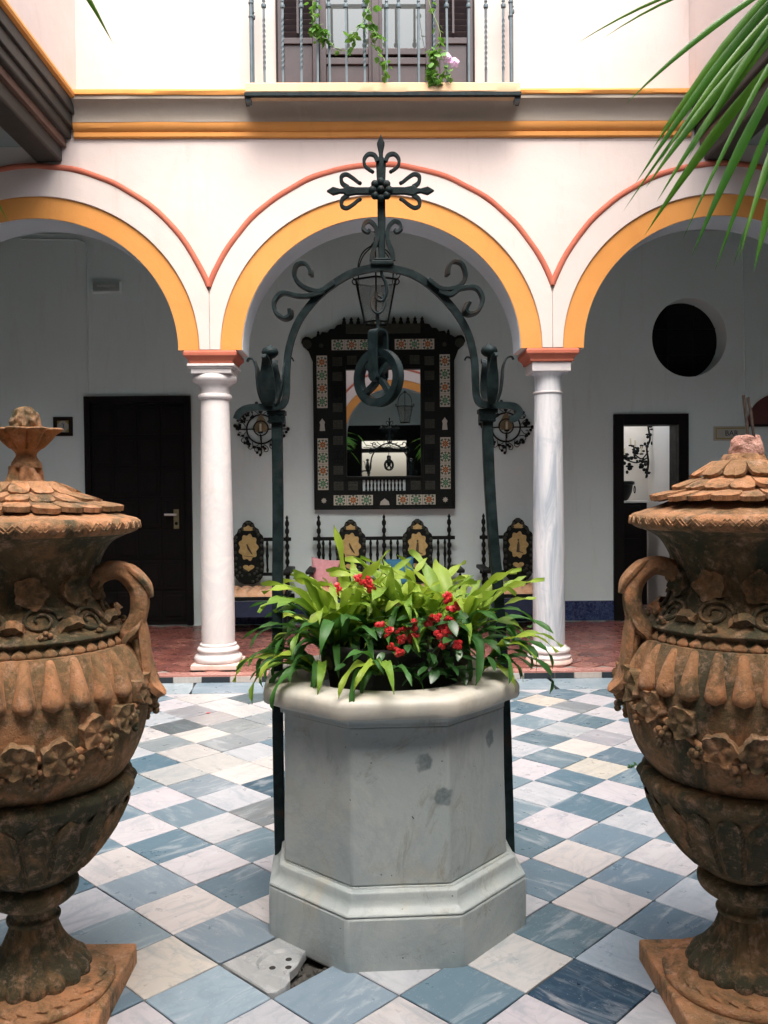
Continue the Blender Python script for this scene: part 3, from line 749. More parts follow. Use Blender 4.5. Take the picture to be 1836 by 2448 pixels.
# ------------------------------------------------------------------ house across the court (seen in the mirror): hall with a bright street door
hw = thing('hall_wall', (0, 0, 0), 'dim hall wall with a street doorway, seen only in the mirror', 'wall')
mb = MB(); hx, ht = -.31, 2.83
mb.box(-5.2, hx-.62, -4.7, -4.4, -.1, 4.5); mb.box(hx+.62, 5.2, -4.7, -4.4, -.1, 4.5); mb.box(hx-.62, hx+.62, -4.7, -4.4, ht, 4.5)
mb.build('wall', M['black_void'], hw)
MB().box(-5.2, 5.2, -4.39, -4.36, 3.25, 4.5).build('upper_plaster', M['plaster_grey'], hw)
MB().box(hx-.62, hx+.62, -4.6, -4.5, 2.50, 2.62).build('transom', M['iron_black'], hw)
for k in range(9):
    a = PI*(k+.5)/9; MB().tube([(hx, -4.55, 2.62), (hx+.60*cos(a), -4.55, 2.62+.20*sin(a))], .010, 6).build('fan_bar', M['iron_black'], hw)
tag(MB().box(-6, 6, -9.0, -8.7, -.2, 1.75).build('street_wall', M['street_pink']), 'pink street wall beyond the hall door, seen in the mirror', 'wall')

# ------------------------------------------------------------------ balcony
bal = thing('balcony', (0, 0, 0), 'cream balcony slab with a twisted bar iron railing', 'balcony')
bx0, bx1, by, bz0, bz1 = -.977, 1.238, 7.10, 4.780, 4.866
mb = MB(); n = 40; vs = []; pr = [(by, bz0), (by-.006, bz0+.01), (by+.004, bz1-.012), (by+.016, bz1), (YF, bz1), (YF, bz0)]; q = len(pr)
for k in range(n+1):
    x = lerp(bx0, bx1, k/n)
    for i, (y, z) in enumerate(pr): j = .003*noise.noise((x*4, y*5, i)); vs.append((x, y+(j if i < 4 else 0), z+j))
mb.add(vs, [(k*q+i, (k+1)*q+i, (k+1)*q+(i+1) % q, k*q+(i+1) % q) for k in range(n) for i in range(q)] + [tuple(range(q)), tuple(n*q+i for i in range(q))[::-1]])
mb.build('slab', M['plaster_cream'], bal, 30)
MB().tube([(bx0-.004, YF, bz0-.016), (bx0-.004, by+.005, bz0-.016), (bx1+.004, by+.005, bz0-.016), (bx1+.004, YF, bz0-.016)], 0, flat=(.022, .013), up=(0, 0, 1)).build('edge_iron', M['iron'], bal)
for x in (bx0+.02, bx1-.02): MB().box(x-.022, x+.022, by+.02, by+.1, bz0-.06, bz0-.03).build('bracket', M['iron_rail'], bal, bevel=.004)
RXS = [-.915, -.802, -.671, -.542, -.412, -.268, -.136, -.003, .132, .261, .392, .527, .661, .801, .930, 1.057, 1.17]
RT = 5.82
def bar_mesh(kind):
    mb = MB(); z0 = bz1-.012; L = RT-z0
    if kind == 'post':
        mb.tube([(0,0,z0),(0,0,RT)], .0145, 10)
        for z in (5.40, 5.51): mb.blob((0,0,z), (.021,.021,.016), 10, 5)
    else:
        # square bar, twisted in its middle part, with a knop
        n = 60; vs = []
        for k in range(n+1):
            z = z0+L*k/n; f = (z-z0)
            tw = 0 if kind == 'plain' else min(max((f-.12)/.42, 0), 1)*PI*5
            r = .0098
            for q in range(4): a = tw+PI/4+q*PI/2; vs.append((r*1.25*cos(a), r*1.25*sin(a), z))
        mb.add(vs, [(k*4+q, k*4+(q+1) % 4, (k+1)*4+(q+1) % 4, (k+1)*4+q) for k in range(n) for q in range(4)])
        mb.lathe([(.009,5.465),(.019,5.472),(.021,5.485),(.019,5.498),(.009,5.505)], 10)
        mb.blob((0,0,5.525), (.015,.015,.012), 8, 5)
    return mb.mesh('bar_'+kind, M['iron_rail'], 40)
bm_ = {k: bar_mesh(k) for k in ('post', 'plain', 'twist')}
for i, x in enumerate(RXS):
    kd = 'post' if i in (0, 16) else ('twist' if i in (1, 2, 3, 7, 11, 14, 15) else 'plain')
    link('baluster', bm_[kd], bal, (x*1.022, by+.035, 0), (0, rnd.uniform(-.006, .006), rnd.uniform(0, .3)))
for sx in (RXS[0], RXS[-1]):
    for k in range(1, 3): link('baluster', bm_['plain'], bal, (sx*1.022, by+.035+k*.085, 0))
MB().tube([(RXS[0]*1.022, YF, RT), (RXS[0]*1.022, by+.035, RT), (RXS[-1]*1.022, by+.035, RT), (RXS[-1]*1.022, YF, RT)], 0, flat=(.02, .01), up=(0,0,1)).build('handrail', M['iron_rail'], bal)

bd = thing('glazed_door', (.075, YF+.10, DZ0), 'purple brown balcony door with glazed leaves and louvred shutters', 'door')
def panel_leaf(mb, x0, x1, z0, z1, d, rails, st=.05):
    """frame members around sunk fields; rails: z of the middle rails"""
    mb.box(x0, x0+st, -d, 0, z0, z1); mb.box(x1-st, x1, -d, 0, z0, z1)
    for z in [z0] + list(rails) + [z1-st]: mb.box(x0+st, x1-st, -d+.001, -.001, z, z+st)
for s in (-1, 1):
    x0, x1 = (-.815, -.475) if s < 0 else (.485, .815)
    mb = MB(); panel_leaf(mb, x0, x1, .0, 2.22, .045, [.50], .05)
    sh = mb.build('shutter', M['wood_shutter'], bd, bevel=.004, loc=(0, -.075, 0))
    MB().box(x0+.05, x1-.05, -.028, -.012, .05, .50).build('shutter_panel', M['wood_shutter'], sh, bevel=.006)
    mb = MB(); mb.box(x0+.05, x1-.05, -.012, -.006, .55, 2.17); mb.build('backing', M['black_void'], sh)
    sl_ = MB().box(-(x1-x0-.1)/2+.002, (x1-x0-.1)/2-.002, -.004, .004, -.024, .024).mesh('louvre', M['wood_shutter'])
    for k in range(31): link('louvre', sl_, sh, ((x0+x1)/2, -.026, .58+k*.051), (.6, 0, 0))
    MB().tube([((x0+x1)/2, -.052, .58), ((x0+x1)/2, -.052, 2.1)], 0, flat=(.009, .006)).build('tilt_rod', M['wood_shutter'], sh)
    # glazed leaf
    a, b = (-.47, -.004) if s < 0 else (.004, .48)
    mb = MB(); panel_leaf(mb, a, b, 0, 2.22, .05, [.36, .44], .055)
    lf = mb.build('door_leaf', M['wood_shutter'], bd, bevel=.004, loc=(0, -.01, 0))
    MB().box(a+.055, b-.055, -.032, -.014, .055, .36).build('leaf_panel', M['wood_shutter'], lf, bevel=.006)
    MB().box(a+.055, b-.055, -.026, -.020, .495, 2.165).build('glass_pane', M['window_glass'], lf)
MB().box(-.03, .03, -.082, -.062, 0, 2.2).build('astragal', M['wood_shutter'], bd, bevel=.004)
mb = MB(); mb.box(-.83, -.817, -.12, .08, 0, 2.25); mb.box(.817, .83, -.12, .08, 0, 2.25); mb.box(-.817, .817, -.12, .08, 2.225, 2.25)
mb.build('door_frame', M['wood_dark'], bd)
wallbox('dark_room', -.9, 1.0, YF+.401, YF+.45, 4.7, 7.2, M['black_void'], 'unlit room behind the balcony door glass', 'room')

# vine on the railing, with a pink bloom
def vleaf_mesh(L=.05, W=.024, m='leaf_vine'):
    vs = []; n = 5
    for k in range(n+1):
        t = k/n; wd = W*math.sin(PI*min(1, t**.8))*.95+.0005
        z = -.3*L*t*t
        vs += [(L*t, -wd, z-.12*wd), (L*t, 0, z), (L*t, wd, z-.12*wd)]
    fs = [(k*3+i, k*3+i+1, (k+1)*3+i+1, (k+1)*3+i) for k in range(n) for i in range(2)]
    return MB().add(vs, fs).mesh('small_leaf', M[m], 80)
VL = vleaf_mesh()
def vine(name, label, strands, flowers=()):
    t = thing(name, strands[0][0][0], label, 'climbing plant', 0, 'vines trailing through the balcony railing')
    strands = [([(x*1.02, y, z+.075+.022*(z-4.8)) for x, y, z in pts], dn) for pts, dn in strands]; flowers = [(x*1.02, y, z+.08) for x, y, z in flowers]
    o = Vector(strands[0][0][0]); t.location = o
    for pts, dens in strands:
        P = spline(pts, 6); MB().tube([Vector(p)-o for p in P], .0028, 5).build('stem', M['vine_stem'], t, 60)
        for p in P:
            for q in range((dens+1)//2 if rnd.random() < .8 else 0):
                link('leaf', VL, t, Vector(p)-o+Vector((rnd.gauss(0, .022), rnd.gauss(0, .016), rnd.gauss(0, .02))),
                     (rnd.uniform(-.5, .5), rnd.uniform(.0, .9), rnd.uniform(-PI, PI)), rnd.uniform(.6, 1.25))
    for f in flowers:
        mb = MB()
        for k in range(5):
            a = 2*PI*k/5+.3; vs = []
            for i in range(5):
                tt = i/4; wd = .020*math.sin(PI*(.12+.80*tt)); r = .004+.040*tt
                for u in (-1, 0, 1): vs.append((r*cos(a)-u*wd*sin(a), -.012*tt*tt*(-1)-.018*(1-tt), r*sin(a)+u*wd*cos(a)))
            mb.add(vs, [(i*3+u, i*3+u+1, (i+1)*3+u+1, (i+1)*3+u) for i in range(4) for u in range(2)])
        mb.build('flower', M['petal_pink'], t, 80, loc=Vector(f)-o, rot=(rnd.uniform(-.3, .3), 0, rnd.uniform(-.5, .5)))
    return t
vy = by
vine('vine', 'leafy vine hanging over the shutter left of the balcony glass',
     [([(-.40, vy+.02, 5.75), (-.41, vy, 5.5), (-.42, vy-.01, 5.36), (-.41, vy-.01, 5.22), (-.40, vy-.01, 5.14)], 4),
      ([(-.41, vy, 5.22), (-.34, vy-.02, 5.17), (-.30, vy-.02, 5.13)], 5), ([(-.34, vy, 5.16), (-.24, vy, 5.05), (-.15, vy, 5.03)], 1)])
vine('vine', 'leafy vine sprawling at the middle of the balcony railing',
     [([(.06, vy+.02, 5.7), (.03, vy, 5.45), (-.01, vy-.02, 5.28), (-.08, vy-.02, 5.17), (-.13, vy-.02, 5.12)], 4),
      ([(.0, vy-.01, 5.24), (.05, vy-.02, 5.2), (.09, vy-.02, 5.12)], 4),
      ([(.05, vy, 5.15), (.08, vy-.01, 5.04), (.14, vy-.01, 4.96), (.15, vy-.01, 4.87), (.14, vy-.01, 4.82)], 1)])
vine('vine', 'young vine with two pink blooms at the balcony foot',
     [([(.45, vy+.02, 5.7), (.50, vy, 5.4), (.58, vy-.005, 5.18), (.57, vy-.01, 5.05), (.53, vy-.01, 4.98), (.51, vy-.015, 4.86), (.55, vy-.02, 4.80)], 1),
      ([(.53, vy-.01, 5.02), (.545, vy-.015, 5.0), (.56, vy-.015, 4.99)], 4), ([(.50, vy-.015, 4.9), (.52, vy-.02, 4.88)], 4),
      ([(.50, vy-.015, 4.83), (.54, vy-.02, 4.81), (.58, vy-.02, 4.79)], 4), ([(.62, vy-.015, 4.95), (.635, vy-.02, 4.86), (.65, vy-.02, 4.80)], 2)],
     [(.635, vy-.035, 4.955), (.69, vy-.03, 4.925)])

# ------------------------------------------------------------------ well head
WX, WY, WR = .078, 3.28, .045
wl = thing('well', (WX, WY, 0), 'octagonal grey white marble well in the middle of the court', 'well', WR)
S8 = 1/cos(PI/8)
def octa(prof, name, m, bev, sub=1, jit=.0025, seg=8):
    mb = MB()
    per = 6                                    # split every face so the edges can wander a little
    vs = []; q = len(prof)
    for i, (ap, z) in enumerate(prof):
        R = ap*S8
        for f in range(8):
            a, b = PI/8+f*PI/4-PI/4*0, PI/8+(f+1)*PI/4
            p0 = Vector((R*cos(a), R*sin(a), z)); p1 = Vector((R*cos(b), R*sin(b), z))
            for k in range(per):
                p = p0.lerp(p1, k/per); j = jit*noise.noise(p*9)
                vs.append(p + Vector((p.x, p.y, 0)).normalized()*j + Vector((0, 0, j*.6 if 0 < i < q-1 else 0)))
    n = 8*per; fs = [(i*n+k, i*n+(k+1) % n, (i+1)*n+(k+1) % n, (i+1)*n+k) for i in range(q-1) for k in range(n)]
    return mb, vs, fs, n, q
def octa_build(prof, name, m, bev, jit=.0025, cap=True, smooth=24):
    mb, vs, fs, n, q = octa(prof, name, m, bev, jit=jit)
    if cap: fs += [tuple(range(n))[::-1], tuple((q-1)*n+k for k in range(n))]
    o = mb.add(vs, fs).build(name, m, wl, smooth)
    if bev:
        b = o.modifiers.new('bevel', 'BEVEL'); b.width = bev; b.segments = 3; b.limit_method = 'ANGLE'; b.angle_limit = math.radians(22)
    return o
octa_build([(.4635,-.02),(.4635,.05),(.4635,.12),(.4620,.176)], 'base', M['well'], .010, .0035)
octa_build([(.4615,.1762),(.4590,.184),(.4500,.189),(.4400,.196),(.4320,.207),(.4280,.222),(.4270,.236),(.4240,.243),(.4120,.2460),(.4050,.2440),(.4040,.2520)], 'base_moulding', M['well'], .003, .0015)
sh8 = octa_build([(.401,.2521),(.4005,.35),(.3990,.45),(.3975,.55),(.3965,.65),(.396,.77),(.398,.786)], 'shaft', M['well'], .007, .002)
nm8 = octa_build([(.4035,.7862),(.4035,.800),(.4100,.812),(.4180,.820)], 'neck_moulding', M['well'], .003, .001)
sh8.location.x = -.006; nm8.location.x = -.012
# rim: octagonal outside with a rounded nose, circular mouth
def rim():
    per = 8; n = 8*per; prof = [(.418,.8202),(.446,.8215),(.456,.828),(.460,.840),(.460,.866),(.456,.879),(.445,.888),(.420,.893)]
    rows = []
    for i, (ap, z) in enumerate(prof):
        R = ap*S8; row = []
        for f in range(8):
            a, b = PI/8+f*PI/4, PI/8+(f+1)*PI/4
            p0 = Vector((R*cos(a), R*sin(a), z)); p1 = Vector((R*cos(b), R*sin(b), z))
            for k in range(per):
                p = p0.lerp(p1, k/per); d = Vector((p.x, p.y, 0))
                p = p - d.normalized()*max(0, d.length-ap*1.070)*.4
                row.append(p + Vector((0, 0, .004*noise.noise(p*8))) + d.normalized()*.003*noise.noise(p*11+Vector((3,1,0))))
        rows.append(row)
    for r, z in ((.355,.894),(.325,.890),(.312,.878),(.306,.80),(.304,.62)):
        rows.append([Vector((r*cos(PI/8+2*PI*k/n), r*sin(PI/8+2*PI*k/n), z+.002*noise.noise((k*.4, r*9, 0)))) for k in range(n)])
    vs = sum(rows, []); q = len(rows)
    fs = [(i*n+k, i*n+(k+1) % n, (i+1)*n+(k+1) % n, (i+1)*n+k) for i in range(q-1) for k in range(n)]
    return MB().add(vs, fs).build('rim', M['well_rim'], wl, 38, loc=(-.016, 0, 0))
rim()
MB().lathe([(.305,.60),(.305,.612)], 40).build('infill', M['soil'], wl)
for (a, x, z, L, w_, rt_) in ((-3*PI/4, .105, .70, .075, .004, 1.0), (-3*PI/4, .085, .745, .030, .005, .95), (-3*PI/4, .06, .69, .024, .005, .9), (-PI/2, .035, .48, .016, .003, -.9), (-PI/2, .04, .805, .03, .006, .2)):
    ca, sa = cos(rt_), sin(rt_)
    P = [(x+u*L*ca/2-v*w_*sa/2, z+u*L*sa/2+v*w_*ca/2) for u, v in ((-1,0),(-.5,-.8),(.3,-1),(1,0),(.4,.9),(-.4,1))]
    MB().prism(P, -.0007, .004).build('scratch_mark', M['grout_dark'], wl, loc=(.3985*cos(a), .3985*sin(a), 0), rot=(0, 0, a+PI/2))

# ------------------------------------------------------------------ wrought iron well frame
fr = thing('wrought_iron_arch', (.05, 3.28, 0), 'wrought iron arch with scrolls and a cross straddling the well', 'iron frame')
def loc(p): return (p[0]-.05, p[1] if len(p) > 2 else 0, p[-1])
def bar(pts, flat, name='bar', n=6, bev=.004, up=(0, 1, 0), M_='iron'):
    P = spline([loc(p) for p in pts], n) if n else [loc(p) for p in pts]
    return MB().tube(P, 0, flat=flat, up=up).build(name, M[M_], fr, 40, bevel=bev)
bar([(-.352,.03,1.868),(-.352,.03,1.5),(-.358,.03,1.16),(-.362,.03,.80),(-.362,.03,.5),(-.358,.03,.14)], (.0198,.0198), 'post', 3)
bar([(.444,.03,1.868),(.452,.03,1.6),(.468,.03,1.35),(.482,.03,1.2),(.503,.03,.80),(.512,.03,.5),(.520,.03,.14)], (.0198,.0198), 'post', 3)
for x in (-.352, .444):
    mb = MB(); mb.box(-.034, .034, -.034, .034, 1.862, 1.878); mb.box(-.030, .030, -.030, .030, 1.830, 1.862)
    for k in range(9):
        a = -.026+k*.0065; mb.tube([(a-.006, -.031, 1.833), (a+.006, -.031, 1.859)], .003, 5)
    mb.build('collar', M['iron'], fr, bevel=.003, loc=(x-.05, .03, 0))
# arch: springs from a foot with outward curled toes
arc = [(-.50,.0,1.845),(-.485,0,1.872),(-.445,0,1.888),(-.35,0,1.890),(-.322,0,1.905),(-.312,0,1.95),(-.310,0,2.02),(-.302,0,2.10),(-.275,0,2.185),(-.235,0,2.25),(-.171,0,2.318),(-.08,0,2.378),(-.01,0,2.400),(.046,0,2.406),
       (.10,0,2.400),(.172,0,2.377),(.25,0,2.322),(.325,0,2.240),(.372,0,2.155),(.394,0,2.06),(.398,0,1.97),(.404,0,1.915),(.428,0,1.893),(.50,0,1.890),(.545,0,1.884),(.562,0,1.862),(.545,0,1.84),(.525,0,1.838)]
bar(arc, (.0128,.0125), 'arch', 6, .004)
def scroll(pts, w0=.017, w1=.012, t=.006, curl=True, name='scroll', ends=1.0):
    P = spline([loc(p) for p in pts], 7); n = len(P)
    fl = [(lerp(.0085, t, i/(n-1)), lerp(w0, w1, i/(n-1))) for i in range(n)]
    return MB().tube(P, 0, flat=fl, up=(0, 1, 0)).build(name, M['iron'], fr, 40, bevel=.002)
scroll([(-.128,-.012,2.349),(-.183,-.012,2.318),(-.242,-.012,2.333),(-.275,-.012,2.371),(-.268,-.014,2.412),(-.238,-.016,2.420),(-.216,-.018,2.395),(-.214,-.018,2.372)], .014, .024)
scroll([(-.165,-.012,2.318),(-.205,-.012,2.303),(-.261,-.012,2.300),(-.320,-.012,2.311),(-.351,-.012,2.282),(-.347,-.014,2.240),(-.318,-.016,2.217),(-.293,-.018,2.224),(-.292,-.018,2.25)], .014, .026)
scroll([(.222,-.012,2.360),(.262,-.012,2.328),(.30,-.012,2.322),(.340,-.012,2.335),(.361,-.012,2.367),(.349,-.014,2.412),(.318,-.016,2.424),(.298,-.018,2.405),(.293,-.018,2.37)], .014, .024)
scroll([(.262,-.012,2.315),(.305,-.012,2.302),(.345,-.012,2.325),(.40,-.012,2.326),(.424,-.012,2.285),(.408,-.014,2.242),(.375,-.016,2.228),(.358,-.018,2.24),(.372,-.018,2.272)], .014, .030)
# cross on top
cr = [(-.016,2.43),(-.019,2.60),(-.0185,2.68),(-.024,2.80),(-.010,2.815),(-.010,2.83),(-.019,2.865),(-.004,2.890),(0,2.899),(.004,2.890),(.019,2.865),(.010,2.83),(.010,2.815),(.024,2.80),(.0185,2.68),(.019,2.60),(.016,2.43)]
MB().prism([(x_*.78, z_) for x_, z_ in cr], -.009, .009).build('cross_upright', M['iron'], fr, 40, bevel=.003, loc=(0, -.002, 0))
hz = 2.686
h1 = [(0,-.017),(.09,-.016),(.125,-.024),(.136,-.012),(.150,-.010),(.176,-.019),(.196,-.004),(.201,0),(.196,.004),(.176,.019),(.150,.010),(.136,.012),(.125,.024),(.09,.016),(0,.017),(-.09,.016),(-.125,.024),(-.136,.012),(-.150,.010),(-.176,.019),(-.196,.004),(-.201,0),(-.196,-.004),(-.176,-.019),(-.150,-.010),(-.136,-.012),(-.125,-.024),(-.09,-.016)]
MB().prism([(x-.003, hz+z*.8) for x, z in h1], -.009, .009).build('cross_arm', M['iron'], fr, 40, bevel=.003, loc=(0, -.014, 0))
def curl(pts, ox=.05):
    P = spline([(p[0]-.05, -.012, p[1]) for p in pts], 7); n = len(P)
    fl = [(lerp(.0075, .0045, i/(n-1)), .009) for i in range(n)]
    MB().tube(P, 0, flat=fl, up=(0, 1, 0)).blob((P[-1][0], -.012, P[-1][2]), (.0075,.011,.0075), 8, 5).build('curl', M['iron'], fr, 40, bevel=.0015)
for s in (-1, 1):
    cx = .052
    curl([(cx+s*.014,2.795),(cx+s*.026,2.818),(cx+s*.048,2.822),(cx+s*.064,2.804),(cx+s*.062,2.780),(cx+s*.046,2.765),(cx+s*.034,2.758)])
    hx_ = .047
    for q in (-1, 1):
        curl([(hx_+s*.120,2.686+q*.014),(hx_+s*.142,2.686+q*.030),(hx_+s*.144,2.686+q*.054),(hx_+s*.126,2.686+q*.062),(hx_+s*.104,2.686+q*.050),(hx_+s*.084,2.686+q*.034),(hx_+s*.076,2.686+q*.030)])
    scroll([(cx+s*.040,-.01,2.430),(cx+s*.036,-.01,2.46),(cx+s*.020,-.01,2.51),(cx+s*.024,-.01,2.552),(cx+s*.045,-.01,2.575),(cx+s*.066,-.012,2.566),(cx+s*.070,-.014,2.545),(cx+s*.054,-.014,2.534),(cx+s*.046,-.014,2.544)], .010, .010, .0045, name='side_scroll')
mb = MB()
for k in range(8):
    a = 2*PI*k/8; mb.blob((.030*cos(a), -.028, .030*sin(a)), (.0155,.012,.0155), 8, 5)
mb.blob((0, -.034, 0), (.014,.012,.014), 10, 6); mb.build('rosette', M['iron'], fr, 50, loc=(-.002, 0, hz))
mb = MB(); mb.box(-.042, .042, -.022, .022, 2.413, 2.430); mb.box(-.034, .034, -.018, .018, 2.430, 2.440)
mb.build('saddle', M['iron'], fr, bevel=.004)
# tulip finials over the posts
def tulip(x, s, kind):
    t0 = 1.895
    for k in range(4):
        a = [PI*.95, -PI*.55, PI*.45, .05][k] if s < 0 else [.05, -PI*.45, PI*.55, PI*.95][k]
        dx, dy = cos(a), sin(a); P = []; fl = []
        for (r, z, w_) in [(.008,0,.010),(.026,.008,.020),(.040,.05,.030),(.046,.10,.028),(.050,.14,.020),(.062,.17,.013),(.080,.178,.009),(.088,.166,.007)]:
            if kind == 1: r = r*1.05; w_ = w_*.72
            P.append((x-.05+dx*r, .0+dy*r, t0+z)); fl.append((w_, .003))
        PP = spline([(*p, *f) for p, f in zip(P, fl)], 4)
        MB().tube([p[:3] for p in PP], 0, flat=[(p[3], p[4]) for p in PP], up=(dx, dy, 0)).build('petal', M['iron'], fr, 50)
    mb = MB(); mb.tube([(x-.05, 0, t0), (x-.05, 0, t0+.185)], .008, 8)
    mb.lathe([(.008,t0+.175),(.020,t0+.180),(.030,t0+.190),(.032,t0+.200),(.027,t0+.212),(.012,t0+.220),(.006,t0+.226)], 14, (x-.05, 0))
    mb.build('stamen', M['iron'], fr, 45)
tulip(-.372, -1, 0); tulip(.450, 1, 1)

# pulley hanging from the arch
pu = thing('pulley', (.052, 3.26, 2.40), 'iron pulley wheel hanging under the crown of the well arch', 'pulley')
def hook():
    pts = [(-.002,.02,.0),(-.002,.02,-.02),(.012,.02,-.05),(.014,.02,-.085),(0,.02,-.115),(-.022,.02,-.11),(-.024,.02,-.085)]
    MB().tube(spline(pts, 6), .0065, 8).build('hook', M['iron'], pu, 60)
    R = [(.024*cos(2*PI*k/20)-.018, .02+.012*sin(2*PI*k/20), -.13+.035*sin(2*PI*k/20)) for k in range(20)]
    MB().tube(R, .005, 8, closed=True).build('link_ring', M['iron'], pu, 60)
    MB().tube([(-.02,.02,-.155),(-.02,.02,-.228)], .006, 8).build('shank', M['iron'], pu, 60)
hook()
A = Matrix.Rotation(math.radians(-40), 3, 'Z')
def R3(p): v = A @ Vector(p); return (v.x-.019, v.y+.01, v.z)
st = [(-.03, 0, -.405), (-.032, 0, -.30), (-.031, 0, -.25), (-.024, 0, -.232), (0, 0, -.226), (.024, 0, -.232), (.031, 0, -.25), (.032, 0, -.30), (.03, 0, -.405)]
P = [R3((y_, x_, z)) for x_, y_, z in st]
P = [R3((0, x_, z)) for x_, y_, z in st]
MB().tube(spline(P, 4), 0, flat=(.021, .004), up=A @ Vector((0, 1, 0))).build('strap', M['iron'], pu, 45)
mb = MB(); prof = [(.098,-.018),(.108,-.018),(.108,-.014),(.097,-.004),(.097,.004),(.108,.014),(.108,.018),(.098,.018),(.078,.014),(.078,-.014)]
n = 48; vs = []
for r, yy in prof:
    for k in range(n): a = 2*PI*k/n; vs.append((r*cos(a), yy, r*sin(a)))
q = len(prof); mb.add(vs, [(i*n+k, i*n+(k+1) % n, ((i+1) % q)*n+(k+1) % n, ((i+1) % q)*n+k) for i in range(q) for k in range(n)])
wh = mb.build('wheel', M['iron'], pu, 30, loc=R3((0, 0, -.405)), rot=(0, 0, math.radians(-40)))
for k in range(4):
    a = 2*PI*k/4+.7
    MB().tube(spline([(0,0,0),(.035*cos(a+.15),0,.035*sin(a+.15)),(.082*cos(a),0,.082*sin(a))], 4), 0, flat=(.010,.012), up=(0,1,0)).build('spoke', M['iron'], wh, 40)
MB().lathe([(.016,-.036),(.016,.036)], 14).build('hub', M['iron'], wh, 40, rot=(PI/2, 0, 0))
# ------------------------------------------------------------------ terracotta urns
def uz(y): return EYE-(y-1062.6)/704.6
def prof_px(pts, cx): return [((x-cx)/704.6, uz(y)) for x, y in pts]
BODY = prof_px([(287,1628),(303,1589),(312,1545),(314,1505),(312,1465),(304,1425),(292,1398),(284,1383)], 68)
BODY = [(.262, uz(1672)), (.285, uz(1655))] + BODY
BODYS = spline(BODY, 5)
def body_r(z): return interp(sorted([(b, a) for a, b in BODYS]), z)
def rough_lathe(prof, name, m, par, seg=96, amp=.003, f=9, seed=0, smooth=50, extra=None, cap=True):
    def mod(t, r, z, i):
        j = amp*noise.noise((r*cos(t)*f+seed, r*sin(t)*f, z*f)) if r > .004 else 0
        e = extra(t, r, z, i) if extra else 0
        return r+j+e, z+j*.5
    return MB().lathe(prof, seg, mod=mod, cap=cap).build(name, m, par, smooth)
def grape_leaf(name='vine_leaf', L=.085):
    """lobed, cupped leaf relief with thick edge; lies in xz, faces +y"""
    n = 30; vs = []; rows = 4
    for i in range(rows+1):
        f = [0, .35, .7, 1, 1.0][i]
        for k in range(n):
            a = 2*PI*k/n
            R = L*.5*(.92+.085*cos(5*a-.0)+.045*cos(10*a+1)+.05*cos(2*a+.6))
            h = [.016, .020, .014, .019, -.012][i]+.005*cos(5*a)*f
            vs.append((R*f*sin(a), h, R*f*cos(a)))
    fs = [(i*n+k, i*n+(k+1) % n, (i+1)*n+(k+1) % n, (i+1)*n+k) for i in range(rows) for k in range(n)]
    return MB().add(vs, fs).mesh(name, M['terracotta_half'], 50)
def grapes_mesh():
    mb = MB()
    for k, (x, z) in enumerate([(0,.02),(-.016,.012),(.016,.012),(-.008,-.004),(.010,-.004),(0,-.020),(-.02,-.004),(.024,-.004),(.002,.006),(-.012,-.018),(.012,-.018),(0,-.034)]):
        mb.blob((x, .010+.005*(k % 3), z), .0105, 8, 6)
    return mb.mesh('grapes', M['terracotta_half'], 60)
GLEAF, GRAPES = grape_leaf(), grapes_mesh()
def gadroon_mesh():
    """one fat reeded finger, rounded at the foot, narrowing to the top; local x out, z up"""
    n = 10; rows = 12; vs = []
    za, zb = uz(1384), uz(1482)
    for i in range(rows+1):
        t = i/rows; z = lerp(za, zb, t); r = body_r(z)
        wd = lerp(.0120, .0315, min(1, t*1.2)); hh = lerp(.009, .030, min(1, t*1.4))
        if t > .82: q = math.sqrt(max(0, 1-((t-.82)/.18)**2)); wd *= max(q, .05); hh *= max(q, .05)
        if t < .1: hh *= t/.1
        for k in range(n+1):
            a = PI*k/n; vs.append((r-.006+(hh+.006)*sin(a), wd*cos(a)*.98, z))
    fs = [(i*(n+1)+k, i*(n+1)+k+1, (i+1)*(n+1)+k+1, (i+1)*(n+1)+k) for i in range(rows) for k in range(n)]
    return MB().add(vs, fs).mesh('gadroon', M['terracotta'], 80)
GAD = gadroon_mesh()
def cup_leaf_mesh(rf):
    """upright water leaf: raised outline, sunk heart"""
    rows = 14; n = 8; vs = []
    z0, z1 = uz(1875), uz(1712)
    for i in range(rows+1):
        t = i/rows; z = lerp(z0, z1, t)
        hw = .020+.028*t if t < .72 else .0402*math.sqrt(max(0, 1-((t-.72)/.28)**2))+.0005
        for k in range(n+1):
            u = -1+2*k/n; edge = abs(u)
            h = .012*(1 if edge > .55 else .35)*(1 if t > .04 else 0)
            if edge > .99: h = -.004
            if t > .9: h = .012*(1-(t-.9)/.1)
            vs.append((rf(z)+h, hw*u, z))
    fs = [(i*(n+1)+k, i*(n+1)+k+1, (i+1)*(n+1)+k+1, (i+1)*(n+1)+k) for i in range(rows) for k in range(n)]
    return MB().add(vs, fs).mesh('water_leaf', M['terracotta_moss_shade'], 60)
CUP = spline([(.100,uz(1893)),(.121,uz(1880)),(.163,uz(1856)),(.204,uz(1823)),(.2505,uz(1775)),(.284,uz(1722)),(.303,uz(1697)),(.308,uz(1686)),(.296,uz(1674)),(.275,uz(1672))], 4)
CUPT = sorted([(b, a) for a, b in CUP[:-8]])
WLEAF = cup_leaf_mesh(lambda z: interp(CUPT, z))
